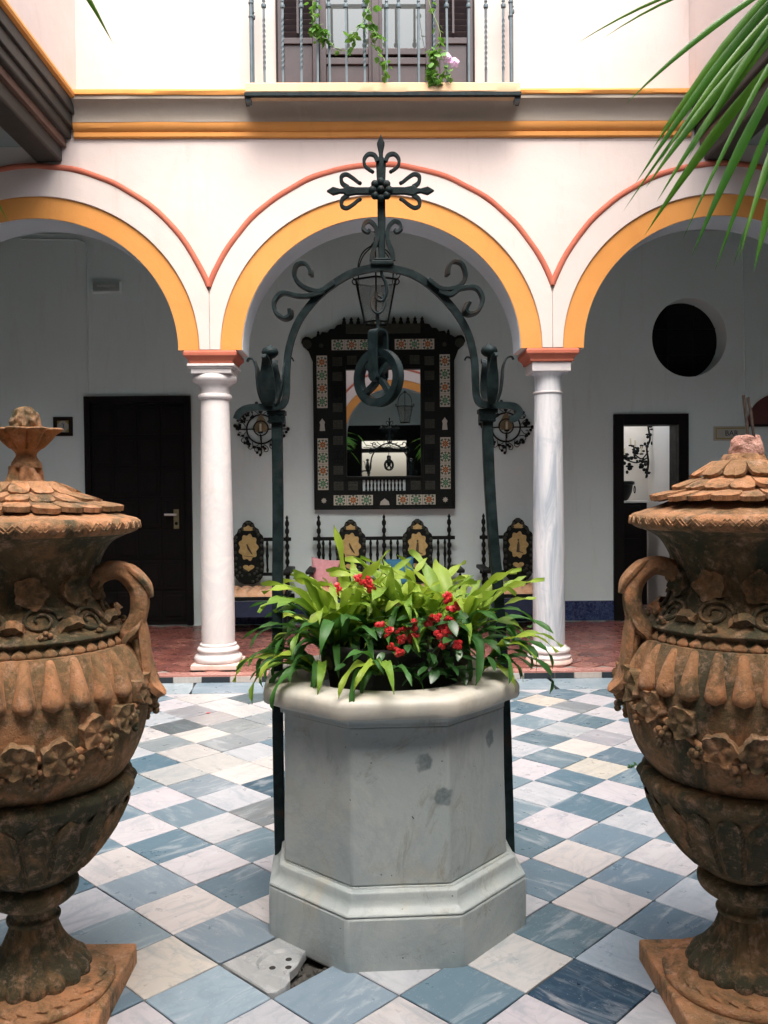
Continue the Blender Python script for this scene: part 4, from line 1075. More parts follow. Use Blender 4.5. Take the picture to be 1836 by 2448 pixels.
def lid_leaf_mesh(L, W, th, m='terracotta'):
    """slate-like leaf with a blunt notched end, lies along +x"""
    top = []; ns = 5
    out_ = [(0,-W*.40),(L*.5,-W*.5),(L*.86,-W*.47),(L*.97,-W*.28),(L*.94,-W*.06),(L,W*.10),(L*.95,W*.34),(L*.84,W*.48),(L*.5,W*.5),(0,W*.40)]
    n = len(out_); mb = MB()
    vs = [(x, y, 0) for x, y in out_]+[(x, y, th) for x, y in out_]+[(L*.5, 0, th*1.25)]
    fs = [tuple(range(n))[::-1]]+[(i, (i+1) % n, (i+1) % n+n, i+n) for i in range(n)]+[(i+n, (i+1) % n+n, 2*n) for i in range(n)]
    return mb.add(vs, fs).mesh('lid_leaf', M[m])
LIDP = spline([(.322,uz(1119)),(.290,uz(1111)),(.25,uz(1103)),(.17,uz(1089)),(.105,uz(1068)),(.062,uz(1044)),(.047,uz(1020)),(.042,uz(1004))], 4)
LIDQ = spline([(.322,uz(1119)),(.290,uz(1111)),(.25,uz(1102)),(.20,uz(1087)),(.156,uz(1070)),(.107,uz(1047)),(.080,uz(1025)),(.058,uz(1000)),(.050,uz(992))], 4)
LL = [lid_leaf_mesh(.100, .074, .015), lid_leaf_mesh(.095, .066, .012), lid_leaf_mesh(.080, .056, .010)]

def urn(name, X, Y, hs, broken, label, seed):
    t = thing(name, (X, Y, 0), label, 'urn', 0, 'terracotta urns on square plinths')
    T = M['terracotta']; TM = M['terracotta_moss_shade']
    # plinth, moulded disc, fluted foot, collar
    pl = MB().box(-.247, .247, -.247, .247, -.01, .064).build('plinth', T, t, bevel=.009)
    rough_lathe(spline([(.232,.060),(.236,.072),(.230,.082),(.212,.086),(.205,.094),(.190,.100),(.165,.104)], 3), 'foot_disc', T, t, 96, .003, 14, seed, extra=lambda a, r, z, i: .005*sin(a*26+i) if 4 < i < 16 else 0)
    def flute(a, r, z, i):
        k = max(0, min(1, (.36-z)/.26)); return .016*k*(abs(cos(a*8))-.55)*(1 if z > .118 else 1.2)
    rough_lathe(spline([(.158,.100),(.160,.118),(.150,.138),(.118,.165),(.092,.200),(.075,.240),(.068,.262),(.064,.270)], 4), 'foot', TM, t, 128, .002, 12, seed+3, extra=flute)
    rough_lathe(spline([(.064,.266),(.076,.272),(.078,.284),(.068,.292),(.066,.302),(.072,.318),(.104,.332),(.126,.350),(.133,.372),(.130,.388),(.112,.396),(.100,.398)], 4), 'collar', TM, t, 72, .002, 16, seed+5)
    # cup with water leaves, scalloped lip
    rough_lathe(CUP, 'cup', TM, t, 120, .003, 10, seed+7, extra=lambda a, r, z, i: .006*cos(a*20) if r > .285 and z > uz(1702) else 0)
    for k in range(20): link('water_leaf', WLEAF, t, (0, 0, 0), (0, 0, 2*PI*(k+.3)/20))
    # belly, gadroons, lotus band, neck
    rough_lathe(BODYS, 'body', M['terracotta_half'], t, 120, .0035, 8, seed+9)
    for k in range(30): link('gadroon', GAD, t, (0, 0, 0), (0, 0, 2*PI*k/30+.03*seed))
    mb = MB()
    for k in range(44):
        a0 = 2*PI*k/44; rows = [(.0,.0),(.6,.25),(1,.55),(.85,.8),(.05,1.0)]; vs = []
        for wv, tt in rows:
            z = lerp(uz(1364), uz(1385), tt); r = lerp(.272, .285, tt)+.010*(1-abs(tt-.5)*1.2)
            for u in (-1, 0, 1): vs.append(((r+(.006 if u == 0 else 0))*cos(a0+u*wv*.066), (r+(.006 if u == 0 else 0))*sin(a0+u*wv*.066), z))
        mb.add(vs, [(i*3+u, i*3+u+1, (i+1)*3+u+1, (i+1)*3+u) for i in range(4) for u in range(2)])
    tag(mb.build('lotus_band', T, t, 50), kind='stuff')
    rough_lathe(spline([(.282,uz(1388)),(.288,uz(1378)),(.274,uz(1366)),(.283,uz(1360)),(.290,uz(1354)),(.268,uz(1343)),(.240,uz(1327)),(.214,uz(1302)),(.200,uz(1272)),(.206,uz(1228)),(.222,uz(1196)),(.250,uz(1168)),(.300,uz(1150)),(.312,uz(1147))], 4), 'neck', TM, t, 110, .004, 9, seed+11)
    # neck relief: scrolling tendrils, leaves, grapes
    neck = [(.290,uz(1352)),(.240,uz(1327)),(.214,uz(1302)),(.200,uz(1272)),(.206,uz(1228)),(.222,uz(1196))]
    nt_ = sorted([(b, a) for a, b in neck])
    for k in range(10):
        a0 = 2*PI*k/10+.2; z0 = uz(1315+8*(k % 2)); mb = MB(); P = []
        for i in range(26):
            q = i/25*PI*3.2; rr = .060*(1-i/32); z = z0+rr*sin(q)*.62; a = a0+rr*cos(q)/.25
            r = interp(nt_, z)+.004; P.append((r*cos(a), r*sin(a), z))
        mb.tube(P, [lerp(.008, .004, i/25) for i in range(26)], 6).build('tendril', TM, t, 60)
    def stick(mesh, nm, a, z, r, tilt=0, roll_=0, sc=1.0):
        o = link(nm, mesh, t); o.matrix_local = Matrix.Translation((r*cos(a), r*sin(a), z)) @ Matrix.Rotation(a-PI/2, 4, 'Z') @ Matrix.Rotation(tilt, 4, 'X') @ Matrix.Rotation(roll_, 4, 'Y') @ Matrix.Scale(sc, 4)
        return o
    for k in range(10):
        a = 2*PI*k/10-.1
        stick(GLEAF, 'vine_leaf', a, uz(1330), .246, -.75, k*1.3, .85)
        stick(GRAPES, 'grape_cluster', a+.32, uz(1340), .262, -.8, 0, .8)
        stick(GLEAF, 'vine_leaf', a+.2, uz(1262), .196, .05, k*.9, 1.15)
    # grapevine garland swagging round the belly between the handles
    def gz(a): return uz(1455)-.185*abs(sin(a))**.8        # highest at the handles (a = 0, pi)
    mb = MB(); P = []
    for k in range(97):
        a = 2*PI*k/96; z = gz(a)+.012*sin(a*11+seed); r = body_r(z)+.004; P.append((r*cos(a), r*sin(a), z))
    mb.tube(P[:-1], .0105, 8, closed=True).build('garland', T, t, 60)
    rr_ = random.Random(int(seed*10)+3)
    for k in range(22):
        a = 2*PI*(k+.5)/22; z = gz(a)+rr_.uniform(-.01, .03); r = body_r(z)
        sl_ = (body_r(z+.02)-body_r(z-.02))/.04
        stick(GLEAF, 'vine_leaf', a, z+.014*(1 if k % 2 else -.4), r+.004, -math.atan(sl_), rr_.uniform(-2, 2), rr_.uniform(1.05, 1.4))
        z2 = gz(a+.12)-.030; stick(GRAPES, 'grape_cluster', a+.12, z2, body_r(z2)+.002, -math.atan((body_r(z2+.02)-body_r(z2-.02))/.04), rr_.uniform(-.5, .5), rr_.uniform(.9, 1.15))
    # handles: horn curve from the neck, leaf sheath, strap running down to a curled tip
    for s in hs:
        P = [(.190,uz(1255)),(.218,uz(1238)),(.248,uz(1229)),(.280,uz(1229)),(.310,uz(1241)),(.332,uz(1264)),(.340,uz(1292)),(.335,uz(1324)),(.318,uz(1350)),(.298,uz(1366)),(.282,uz(1374))]
        rad = [.027,.027,.028,.028,.029,.028,.028,.028,.030,.030,.020]
        Q = spline([(x, z, r) for (x, z), r in zip(P, rad)], 5)
        vs = []; n = 20
        for i, (x, z, r) in enumerate(Q):
            a, b = Q[max(0, i-1)], Q[min(len(Q)-1, i+1)]; tx, tz = b[0]-a[0], b[1]-a[1]; l = math.hypot(tx, tz); tx, tz = tx/l, tz/l
            for k in range(n):
                q = 2*PI*k/n; rr = r*(1+.07*cos(6*q+i*.10))+.0015*noise.noise((x*30+seed, z*30, k*.5))
                vs.append((s*(x+rr*cos(q)*tz), rr*1.05*sin(q), z-rr*cos(q)*tx))
        m_ = len(Q); fs = [(i*n+k, i*n+(k+1) % n, (i+1)*n+(k+1) % n, (i+1)*n+k) for i in range(m_-1) for k in range(n)]+[tuple(range(n)), tuple((m_-1)*n+k for k in range(n))]
        h = MB().add(vs, fs).build('handle', T, t, 60)
        # sheath leaf over the bend
        for (pp, ww) in (([(.280,uz(1222)),(.308,uz(1222)),(.340,uz(1240)),(.364,uz(1262)),(.372,uz(1288))], [.012,.026,.030,.024,.008]),
                         ([(.345,uz(1330)),(.330,uz(1355)),(.305,uz(1372)),(.297,uz(1385)),(.302,uz(1392))], [.020,.034,.040,.036,.022])):
            PP = spline([(x, z, w_) for (x, z), w_ in zip(pp, ww)], 4)
            MB().tube([(s*x, 0, z) for x, z, w_ in PP], 0, flat=[(w_, .009) for x, z, w_ in PP], up=(s, 0, .2)).build('sheath_leaf', T, h, 60, bevel=.004)
        pp = [(.318,uz(1312)),(.338,uz(1332)),(.350,uz(1365)),(.356,uz(1405)),(.364,uz(1445)),(.376,uz(1474)),(.398,uz(1492)),(.404,uz(1500))]
        ww = [.006,.018,.024,.027,.031,.036,.026,.008]
        PP = spline([(x, z, w_) for (x, z), w_ in zip(pp, ww)], 4)
        MB().tube([(s*x, 0, z) for x, z, w_ in PP], 0, flat=[(w_, .011) for x, z, w_ in PP], up=(s, 0, .1)).build('handle_strap', T, h, 60, bevel=.006)
        MB().tube([(s*.330, .0, uz(1375)), (s*.346, .0, uz(1430)), (s*.352, -.01, uz(1480))], .020, 10).build('strap_backing', T, h, 60)
    # rim with chevron band
    rough_lathe(spline([(.305,uz(1150)),(.318,uz(1146)),(.330,uz(1139)),(.334,uz(1131)),(.331,uz(1124)),(.322,uz(1118)),(.300,uz(1114))], 4), 'rim', T, t, 120, .002, 9, seed+13)
    mb = MB(); n = 46
    for off in (0, .55):
        P = []
        for k in range(n*2):
            a = 2*PI*(k+off)/(n*2); up_ = k % 2
            P.append((((.3310 if up_ else .3338))*cos(a), ((.3310 if up_ else .3338))*sin(a), uz(1124) if up_ else uz(1138)))
        mb.tube(P, .0034, 5, closed=True)
    tag(mb.build('chevron_band', T, t, 60), kind='stuff')
    # lid and its slate-like leaves
    LIDV = LIDQ if broken else LIDP; LIDT = sorted([(a, b) for a, b in LIDV])
    rough_lathe(LIDV, 'lid', T, t, 96, .004, 10, seed+17, extra=lambda a, r, z, i: .014*noise.noise((cos(a)*2.5+seed, sin(a)*2.5, z*22)) if r < .15 else 0)
    for ring_, (r0, n, mesh, tl) in enumerate(((.178, 22, LL[0], .20), (.122, 17, LL[1], .34 if broken else .27), (.080, 12, LL[2], .55 if broken else .46))):
        for k in range(n):
            a = 2*PI*(k+.5*(ring_ % 2)+.12*rr_.random())/n+seed
            z = interp(LIDT, r0)+.004+.007*ring_
            o = link('lid_leaf', mesh, t); o.matrix_local = Matrix.Translation((r0*cos(a), r0*sin(a), z)) @ Matrix.Rotation(a, 4, 'Z') @ Matrix.Rotation(tl+rr_.uniform(-.05, .05), 4, 'Y') @ Matrix.Rotation(rr_.uniform(-.10, .10), 4, 'X') @ Matrix.Scale(rr_.uniform(.92, 1.08), 4)
    before = set(t.children)
    if not broken:
        rough_lathe(spline([(.045,uz(1008)),(.043,uz(998)),(.036,uz(990)),(.030,uz(982)),(.034,uz(974)),(.052,uz(962)),(.070,uz(948)),(.082,uz(936)),(.097,uz(929)),(.096,uz(925)),(.080,uz(924)),(.045,uz(925))], 4), 'finial_bowl', T, t, 96, .002, 20, seed+19,
                    extra=lambda a, r, z, i: (.34*r*(abs(cos(a*4))-.62)) if z > uz(968) else 0)
        def cone(a, r, z, i): return .012*noise.noise((cos(a)*4, sin(a)*4, z*60))+.002*cos(a*8+z*190)
        rough_lathe(spline([(.044,uz(927)),(.043,uz(918)),(.038,uz(903)),(.030,uz(889)),(.018,uz(880)),(.004,uz(877))], 5), 'finial_cone', T, t, 40, .002, 40, seed+23, extra=cone)
    else:
        rough_lathe(spline([(.050,uz(1004)),(.050,uz(992)),(.046,uz(978)),(.042,uz(964)),(.036,uz(956)),(.024,uz(953)),(.002,uz(958))], 4), 'broken_stub', M['terracotta_break'], t, 64, .008, 40, seed+29, smooth=30)
        MB().tube(spline([(-.004,-.040,uz(1005)),(-.006,-.030,uz(960)),(-.009,-.020,uz(915)),(-.013,-.012,uz(868))], 4), .0050, 8).build('rod', M['rust'], t, 50)
        MB().tube(spline([(.014,-.040,uz(1000)),(.010,-.028,uz(950)),(.006,-.018,uz(905)),(.001,-.010,uz(872))], 4), .0048, 8).build('rod', M['rust'], t, 50)
    for o in set(t.children)-before: o.location.x += .005 if not broken else .008
    return t
urn('lidded_urn', -1.045, 2.655, (1, -1), False, 'big weathered terracotta urn with a pine cone finial, left of the well', .7)
urn('lidded_urn', 1.130, 2.625, (-1, 1), True, 'big terracotta urn with broken finial and bare iron rods, right of the well', 4.1)

# ------------------------------------------------------------------ planting in the well mouth
pot = thing('planter', (WX+.0, WY, .612), 'large dark round planter sunk in the well mouth', 'planter')
PZ = .612
MB().lathe(spline([(.18,.0),(.20,.02),(.235,.20),(.256,.36),(.268,.372),(.270,.398),(.258,.404),(.246,.398),(.244,.35)], 3), 48).build('pot', M['pot_black'], pot, 50)
MB().lathe([(.245,.34),(.245,.352)], 40).build('soil', M['soil'], pot)
SOIL = PZ+.352
def fern_leaf(L, W, arch, wav, m, seed, fold=.35, twist=0.):
    """strap leaf growing along +x and up, arching over; wavy edged, keeled along the midrib"""
    n = 14; vs = []; r_ = random.Random(seed); ph = r_.uniform(0, 6)
    x = z = 0; el = PI/2-.15; st = L/n
    for k in range(n+1):
        t = k/n
        wd = W*(.20+.80*math.sin(PI*min(1, .12+.80*t))**.9)*(1 if t < .82 else max(.04, 1-((t-.82)/.18)**1.4))
        nx, nz = -sin(el), cos(el); tw = twist*t
        for u in (-1, -.5, 0, .5, 1):
            lift = fold*abs(u)*wd*(1-.5*t)+wav*(abs(u))*math.sin(ph+t*17+u*1.3)*W
            y = u*wd
            vs.append((x+nx*lift-nx*y*tw*.6, y*cos(tw), z+nz*lift+y*sin(tw)*.8))
        x += cos(el)*st; z += sin(el)*st; el -= arch/n*(1.5*t+.35)
    fs = [(k*5+i, k*5+i+1, (k+1)*5+i+1, (k+1)*5+i) for k in range(n) for i in range(4)]
    return MB().add(vs, fs).mesh('fern_leaf', M[m], 80)
FB = [fern_leaf(.40, .020, a, .45, 'leaf_fern', 10+i, twist=tw) for i, (a, tw) in enumerate([(.9,.3),(1.2,-.5),(1.6,.6),(2.0,-.4),(2.4,.5),(1.4,-.8)])]
FD = [fern_leaf(.38, .019, a, .36, 'leaf_fern_dark', 30+i, twist=tw) for i, (a, tw) in enumerate([(1.8,.4),(2.2,-.5),(2.7,.6),(3.1,-.3)])]
FW = [fern_leaf(.36, .034, a, .26, 'leaf_fern', 50+i, fold=.5, twist=.3) for i, a in enumerate([.9, 1.6, 2.3])]
FY = [fern_leaf(.22, .030, a, .2, 'leaf_yellow', 70+i, twist=.5) for i, a in enumerate([1.5, 2.6])]
def fern(name, x, y, label, n_bright, n_dark, n_wide, lean=0., sc=1.0, seed=1, z=SOIL, yellow=2, sector=None):
    t = thing(name, (x, y, z), label, 'fern', 0, 'ferns growing out of the well')
    r_ = random.Random(seed)
    def put(ms, n, s0, s1, nm='leaf', el=0.):
        for k in range(n):
            a = 2*PI*(k+r_.uniform(-.35, .35))/n+seed if not sector else r_.uniform(*sector)
            o = link(nm, r_.choice(ms), t); s_ = r_.uniform(s0, s1)*sc
            o.matrix_local = Matrix.Translation((.03*cos(a), .03*sin(a), r_.uniform(-.02, .02))) @ Matrix.Rotation(a, 4, 'Z') @ Matrix.Rotation(el+r_.uniform(-.10, .48), 4, 'Y') @ Matrix.Rotation(r_.uniform(-.25, .25), 4, 'X') @ Matrix.Scale(s_, 4)
    put(FB, n_bright, .5, 1.22); put(FD, n_dark, .7, 1.15, el=.28); put(FW, n_wide, .85, 1.15); put(FY, yellow, .8, 1.1, el=.1)
    MB().blob((0, 0, -.02), (.06, .06, .045), 10, 6).build('crown', M['stem'], t, 60)
    return t
fern('fern', -.13, 3.22, 'broad leaved bright fern on the left of the planter, leaves drooping over the rim', 40, 34, 3, seed=3, sc=.98)
fern('fern', .17, 3.34, 'dense light green fern at the back of the planter, below the mirror', 56, 18, 5, seed=11, sc=1.02, yellow=3)
fern('fern', .31, 3.26, 'bushy fern on the right of the planter, tips reaching past the iron post', 40, 34, 2, seed=21, sc=1.02, yellow=1)
tall = fern('fern', -.05, 3.40, 'fern behind the left one, with one tall upright leaf beside the iron post', 26, 12, 4, seed=31, sc=.95)
o = link('leaf', fern_leaf(.48, .030, .25, .3, 'leaf_fern', 91, fold=.5), tall); o.location = (-.06, -.02, 0); o.rotation_euler = (0, -.16, 2.6)
fern('fern', .06, 3.22, 'low pale green fern in the middle of the planter, behind the red flowers', 40, 8, 3, seed=44, sc=.85)
# trailing leaves low on the left and right of the rim
def spray(name, x, y, label, n, sector, seed):
    t = thing(name, (x, y, .905), label, 'fern', 0, 'ferns growing out of the well'); r_ = random.Random(seed)
    for k in range(n):
        a = r_.uniform(*sector); s_ = r_.uniform(.6, 1.0)
        o = link('leaf', r_.choice(FD+FB[3:5]), t)
        o.matrix_local = Matrix.Rotation(a, 4, 'Z') @ Matrix.Rotation(r_.uniform(.35, .85), 4, 'Y') @ Matrix.Rotation(r_.uniform(-.4, .4), 4, 'X') @ Matrix.Scale(s_, 4)
    return t
spray('fern', -.20, 3.16, 'straggling fern trailing over the left corner of the well rim', 22, (PI*.80, PI*1.5), 5)
spray('fern', .40, 3.18, 'narrow leaved fern trailing over the right corner of the well rim', 13, (-PI*.42, PI*.05), 9)
spray('fern', .02, 3.06, 'a few long dark leaves drooping over the front lip of the planter', 9, (-PI*.75, -PI*.25), 14)
# red flowered plant in front
rf = thing('flowering_plant', (.20, 3.09, SOIL), 'red flowered plant with small dark leaves at the front of the planter', 'flower plant')
def oval_leaf():
    n = 6; vs = []
    for k in range(n+1):
        t = k/n; wd = .016*math.sin(PI*(.1+.88*t))**.8; z = -.25*.06*t*t
        for u in (-1, 0, 1): vs.append((.06*t, u*wd, z+.25*abs(u)*wd))
    return MB().add(vs, [(k*3+i, k*3+i+1, (k+1)*3+i+1, (k+1)*3+i) for k in range(n) for i in range(2)]).mesh('oval_leaf', M['leaf_small'], 80)
OL = oval_leaf()
def bract():
    mb = MB()
    for s in (-1, 1):
        vs = []; n = 10
        for i in range(3):
            f = [0, .6, 1][i]
            for k in range(n): a = 2*PI*k/n; vs.append((s*.0085+.0105*f*cos(a), -.002-.004*(1-f), .0125*f*sin(a)))
        mb.add(vs, [(i*n+k, i*n+(k+1) % n, (i+1)*n+(k+1) % n, (i+1)*n+k) for i in range(2) for k in range(n)])
    mb.blob((0, -.006, 0), (.004, .004, .004), 6, 4)
    return mb.mesh('bract', M['petal_red'], 80)
BR = bract()
def at_rf(px, py, y):         # helper numbers: metres in the well plane
    return Vector((px-.20, y-3.09, py-SOIL))
r_ = random.Random(5)
heads = [(.075,1.012,3.0),(.125,1.03,2.98),(.138,1.005,2.98),(.165,1.038,2.98),(.215,1.055,2.96),(.232,1.072,2.97),(.262,1.058,2.97),(.29,1.062,2.97),(.30,1.09,3.0),(.315,1.10,3.0),(.275,1.035,2.96),(.285,1.022,2.96),(.262,1.01,2.96),(.315,1.035,2.98),(.315,.985,2.96),(.275,.975,2.97),(.28,1.13,3.02),(.295,1.135,3.02),(.052,1.05,3.0),(.10,.965,3.0),(.12,.95,2.98),(-.02,1.19,3.08),(.005,1.185,3.08),(.02,1.17,3.08),(.03,1.155,3.07),(-.10,1.15,3.12),(.13,1.0,2.99),(.165,1.0,2.98)]
for hx_, hz_, hy_ in heads:
    c = at_rf(hx_-.025, hz_+.07, hy_)
    b = Vector((c.x*.45, max(c.y+.09, -.02), max(.0, c.z-.10)))
    MB().tube(spline([tuple(b), tuple(b.lerp(c, .5)+Vector((0, .02, .01))), tuple(c)], 4), .0022, 5).build('stem', M['stem'], rf, 60)
    for q in range(r_.randint(2, 3)):
        link('flower', BR, rf, c+Vector((r_.uniform(-.013, .013), r_.uniform(-.012, .006), r_.uniform(-.011, .011))), (r_.uniform(-.7, .3), r_.uniform(-PI, PI), r_.uniform(-.6, .6)), r_.uniform(.72, 1.0))
for k in range(150):
    c = Vector((r_.gauss(0, .12), r_.uniform(-.13, .04), r_.uniform(-.04, .17)))
    link('leaf', OL, rf, c, (r_.uniform(-.4, .4), r_.uniform(-.5, .6), r_.uniform(-PI, 0)), r_.uniform(.6, 1.15))
for k in range(9):
    a = r_.uniform(0, 2*PI); MB().tube(spline([(0, 0, -.01), (.05*cos(a), .04*sin(a), .05), (.11*cos(a), .06*sin(a)-.03, .10)], 4), .005, 6).build('stem', M['stem'], rf, 60)

# a fallen petal and a tuft of weed in the paving joints
tag(link('petal', BR, None, (-1.17, 6.18, .006), (PI/2, 0, .4), .8), 'single red petal lying on the grey tiles behind the left urn', 'petal')
wd = thing('weed', tuple(TO+A_*TS*11+B_*TS*-3)+(.0,), 'small green weed growing in a tile joint near the right urn', 'weed')
for k in range(12): link('leaf', OL, wd, (rnd.gauss(0, .015), rnd.gauss(0, .015), .002), (0, rnd.uniform(-.7, .1), rnd.uniform(-PI, PI)), rnd.uniform(.3, .6))
# ------------------------------------------------------------------ gallery: doors, mirror, benches, lamps
WY_ = YB-.001
d = thing('carved_door', (-2.63, WY_, GZ), 'tall dark carved double door in the left arch, with a white lever handle', 'door')
mb = MB(); mb.box(-.60, -.53, -.05, 0, 0, 2.605); mb.box(.53, .60, -.05, 0, 0, 2.605); mb.box(-.53, .53, -.05, 0, 2.53, 2.605); mb.build('door_frame', M['wood_door'], d, bevel=.006)
lf = MB().box(-.527, .527, -.022, -.002, .005, 2.527).build('leaf', M['wood_door'], d)
for k in range(4):
    for r in range(7):
        x0 = -.515+k*.26; z0 = .06+r*.352; 
        q = MB(); q.box(x0, x0+.245, -.034, -.0225, z0, z0+.325); q.box(x0+.035, x0+.21, -.044, -.0345, z0+.04, z0+.285); q.build('carved_panel', M['wood_door'], lf, bevel=.008)
hp = MB().box(.395, .455, -.050, -.0445, 1.10, 1.32).build('lock_plate', M['brass_plate'], d, bevel=.003)
MB().tube([(.425, -.05, 1.26), (.425, -.085, 1.26), (.30, -.09, 1.262)], .0125, 8).build('lever', M['white_enamel'], d, 50)
MB().lathe([(.018,-.003),(.018,.003)], 14).build('keyhole', M['black_void'], hp, loc=(.425, -.0535, 1.16), rot=(PI/2, 0, 0))

pq = thing('number_plaque', (-3.475, WY_, 2.33), 'small dark framed tile reading 3 beside the left door', 'plaque')
mb = MB(); s_ = .108
mb.box(-s_, s_, -.025, 0, -s_, -.066); mb.box(-s_, s_, -.025, 0, .066, s_); mb.box(-s_, -.066, -.025, 0, -.066, .066); mb.box(.066, s_, -.025, 0, -.066, .066); mb.build('frame', M['wood_dark'], pq, bevel=.003)
MB().box(-.065, .065, -.014, 0, -.065, .065).build('tile', M['sign_cream'], pq)
for k in range(4):
    a = k*PI/2; q = MB().prism([(-.064,.064),(-.020,.064),(-.064,.020)], -.0165, -.0145, Matrix.Rotation(a, 4, 'Y')); q.build('corner_ornament', M['sign_gold'], pq)
def text(body, par, loc, size, m, name='lettering', depth=.0015):
    c = bpy.data.curves.new(name, 'FONT'); c.body = body; c.size = size; c.extrude = depth; c.align_x = 'CENTER'; c.align_y = 'CENTER'
    tmp = bpy.data.objects.new('tmp', c); COL.objects.link(tmp)
    bpy.context.view_layer.update()
    me = bpy.data.meshes.new_from_object(tmp.evaluated_get(bpy.context.evaluated_depsgraph_get())); me.materials.clear(); me.materials.append(m)
    bpy.data.objects.remove(tmp)
    return link(name, me, par, loc, (PI/2, 0, 0))
text('3', pq, (0, -.0165, 0), .085, M['ink_blue'], 'numeral')

em = thing('emergency_light', (-2.955, WY_, 3.895), 'small oblong emergency light on the wall above the dark door', 'wall light')
MB().box(-.165, .165, -.03, 0, -.068, .068).build('housing', M['plaster_grey'], em, bevel=.02)
MB().box(-.15, .15, -.062, -.031, -.055, .055).build('diffuser', M['lantern_glass'], em, bevel=.022)
MB().tube([(-.10, -.045, .01), (.10, -.045, .01)], .010, 8).build('lamp_tube', M['white_enamel'], em, 60)

# doorway at right
dw = thing('doorway', (3.21, WY_, GZ), 'dark framed doorway right of the marble column, opening on a white room', 'doorway')
mb = MB(); mb.box(-.43, -.315, -.04, .05, 0, 2.36); mb.box(.315, .43, -.04, .05, 0, 2.36); mb.box(-.315, .315, -.04, .05, 2.235, 2.36)
mb.build('frame', M['wood_door'], dw, bevel=.006)
mb = MB(); mb.box(-.349, -.318, .06, .29, 0, 2.29); mb.box(.318, .349, .06, .29, 0, 2.29); mb.box(-.318, .318, .06, .29, 2.24, 2.29); mb.build('reveal_lining', M['wood_door'], dw)
sb = thing('sideboard', (3.07, 11.11, GZ-.006), 'black sideboard inside the white room, holding a round pot', 'sideboard')
mb = MB(); mb.box(-.55, .40, -.22, .22, .05, 1.335); mb.build('body', M['wood_door'], sb, bevel=.006)
MB().box(-.57, .42, -.235, .235, 1.3353, 1.36).build('top', M['white_enamel'], sb, bevel=.004)
for k in range(2):
    for j in range(3): MB().box(-.52+k*.43, -.12+k*.43, -.235, -.2205, .10+j*.41, .48+j*.41).build('drawer_front', M['wood_door'], sb, bevel=.006)
for x in (-.5, .3):
    for y in (-.18, .18): MB().box(x-.03, x+.03, y-.03, y+.03, 0, .0499).build('foot', M['wood_door'], sb)
bp = thing('pot', (3.12, 11.06, 1.415), 'dark round metal pot with ring handles on the sideboard', 'pot')
MB().lathe(spline([(.09,.003),(.15,.01),(.20,.10),(.215,.20),(.222,.24),(.20,.245),(.19,.20)], 3), 32).build('bowl', M['iron_black'], bp, 50)
MB().lathe([(.222,.20),(.236,.205),(.236,.24),(.222,.245)], 32).build('band', M['iron_black'], bp, 40)
for s in (-1, 1): MB().tube([(s*.245, .03*cos(2*PI*k/14), .14+.045*sin(2*PI*k/14)) for k in range(14)], .006, 6, closed=True).build('ring_handle', M['iron_black'], bp, 60)
ws = thing('wall_candelabra', (3.60, 11.20, 2.0), 'leafy black candle bracket on the white wall inside the doorway', 'wall light')
mb = MB(); P = spline([(0, 0, .46), (-.02, -.02, .36), (.0, -.02, .20), (-.04, -.02, .08), (-.02, -.02, -.10), (-.05, -.02, -.30)], 6)
mb.tube(P, .013, 7).build('stem', M['iron_black'], ws, 60)
ri = random.Random(8)
lm = MB()
for (cx_, cz_, n) in ((0,.25,6), (-.05,.12,10), (-.18,.05,12), (-.30,-.02,12), (-.12,-.10,14), (-.26,-.14,10), (-.05,-.22,9)):
    for k in range(n):
        x, y, z = cx_+ri.gauss(0, .035), ri.uniform(-.06, .02), cz_+ri.gauss(0, .03)
        lm.blob((x, y, z), (ri.uniform(.015, .03), .012, ri.uniform(.012, .026)), 6, 4)
tag(lm.build('iron_leaves', M['iron_black'], ws, 50), kind='stuff')
for (a, b) in (((-.02,-.02,.05),(-.20,-.05,.0)), ((-.02,-.02,-.03),(-.34,-.05,-.05)), ((-.02,-.02,-.06),(-.10,-.10,-.08)), ((-.2,-.05,0),(-.22,-.06,.10))):
    MB().tube(spline([a, ((a[0]+b[0])/2, -.05, min(a[2], b[2])-.05), b], 5), .009, 6).build('arm', M['iron_black'], ws, 60)
for (x, z) in ((-.20,.10), (-.34,.0), (-.12,.02), (-.26,.13)):
    q = MB(); q.lathe([(.022,z-.02),(.03,z-.005),(.022,z)], 10, (x, -.055)); q.build('drip_pan', M['iron_black'], ws, 50)
    MB().lathe([(.011,z),(.011,z+.085),(.004,z+.09)], 10, (x, -.055)).build('candle', M['wax'], ws, 50)

# BAR sign
bs = thing('bar_sign', (4.14, WY_, 2.19), 'cream tile sign with ochre border reading BAR', 'sign')
MB().box(-.205, .205, -.014, 0, -.082, .082).build('plate', M['sign_cream'], bs, bevel=.003)
mb = MB(); mb.box(-.185, .185, -.0165, -.0142, .052, .066); mb.box(-.185, .185, -.0165, -.0142, -.066, -.052); mb.box(-.185, -.171, -.0165, -.0142, -.052, .052); mb.box(.171, .185, -.0165, -.0142, -.052, .052)
mb.build('border', M['sign_gold'], bs)
text('BAR', bs, (0, -.0158, 0), .085, M['ink'])

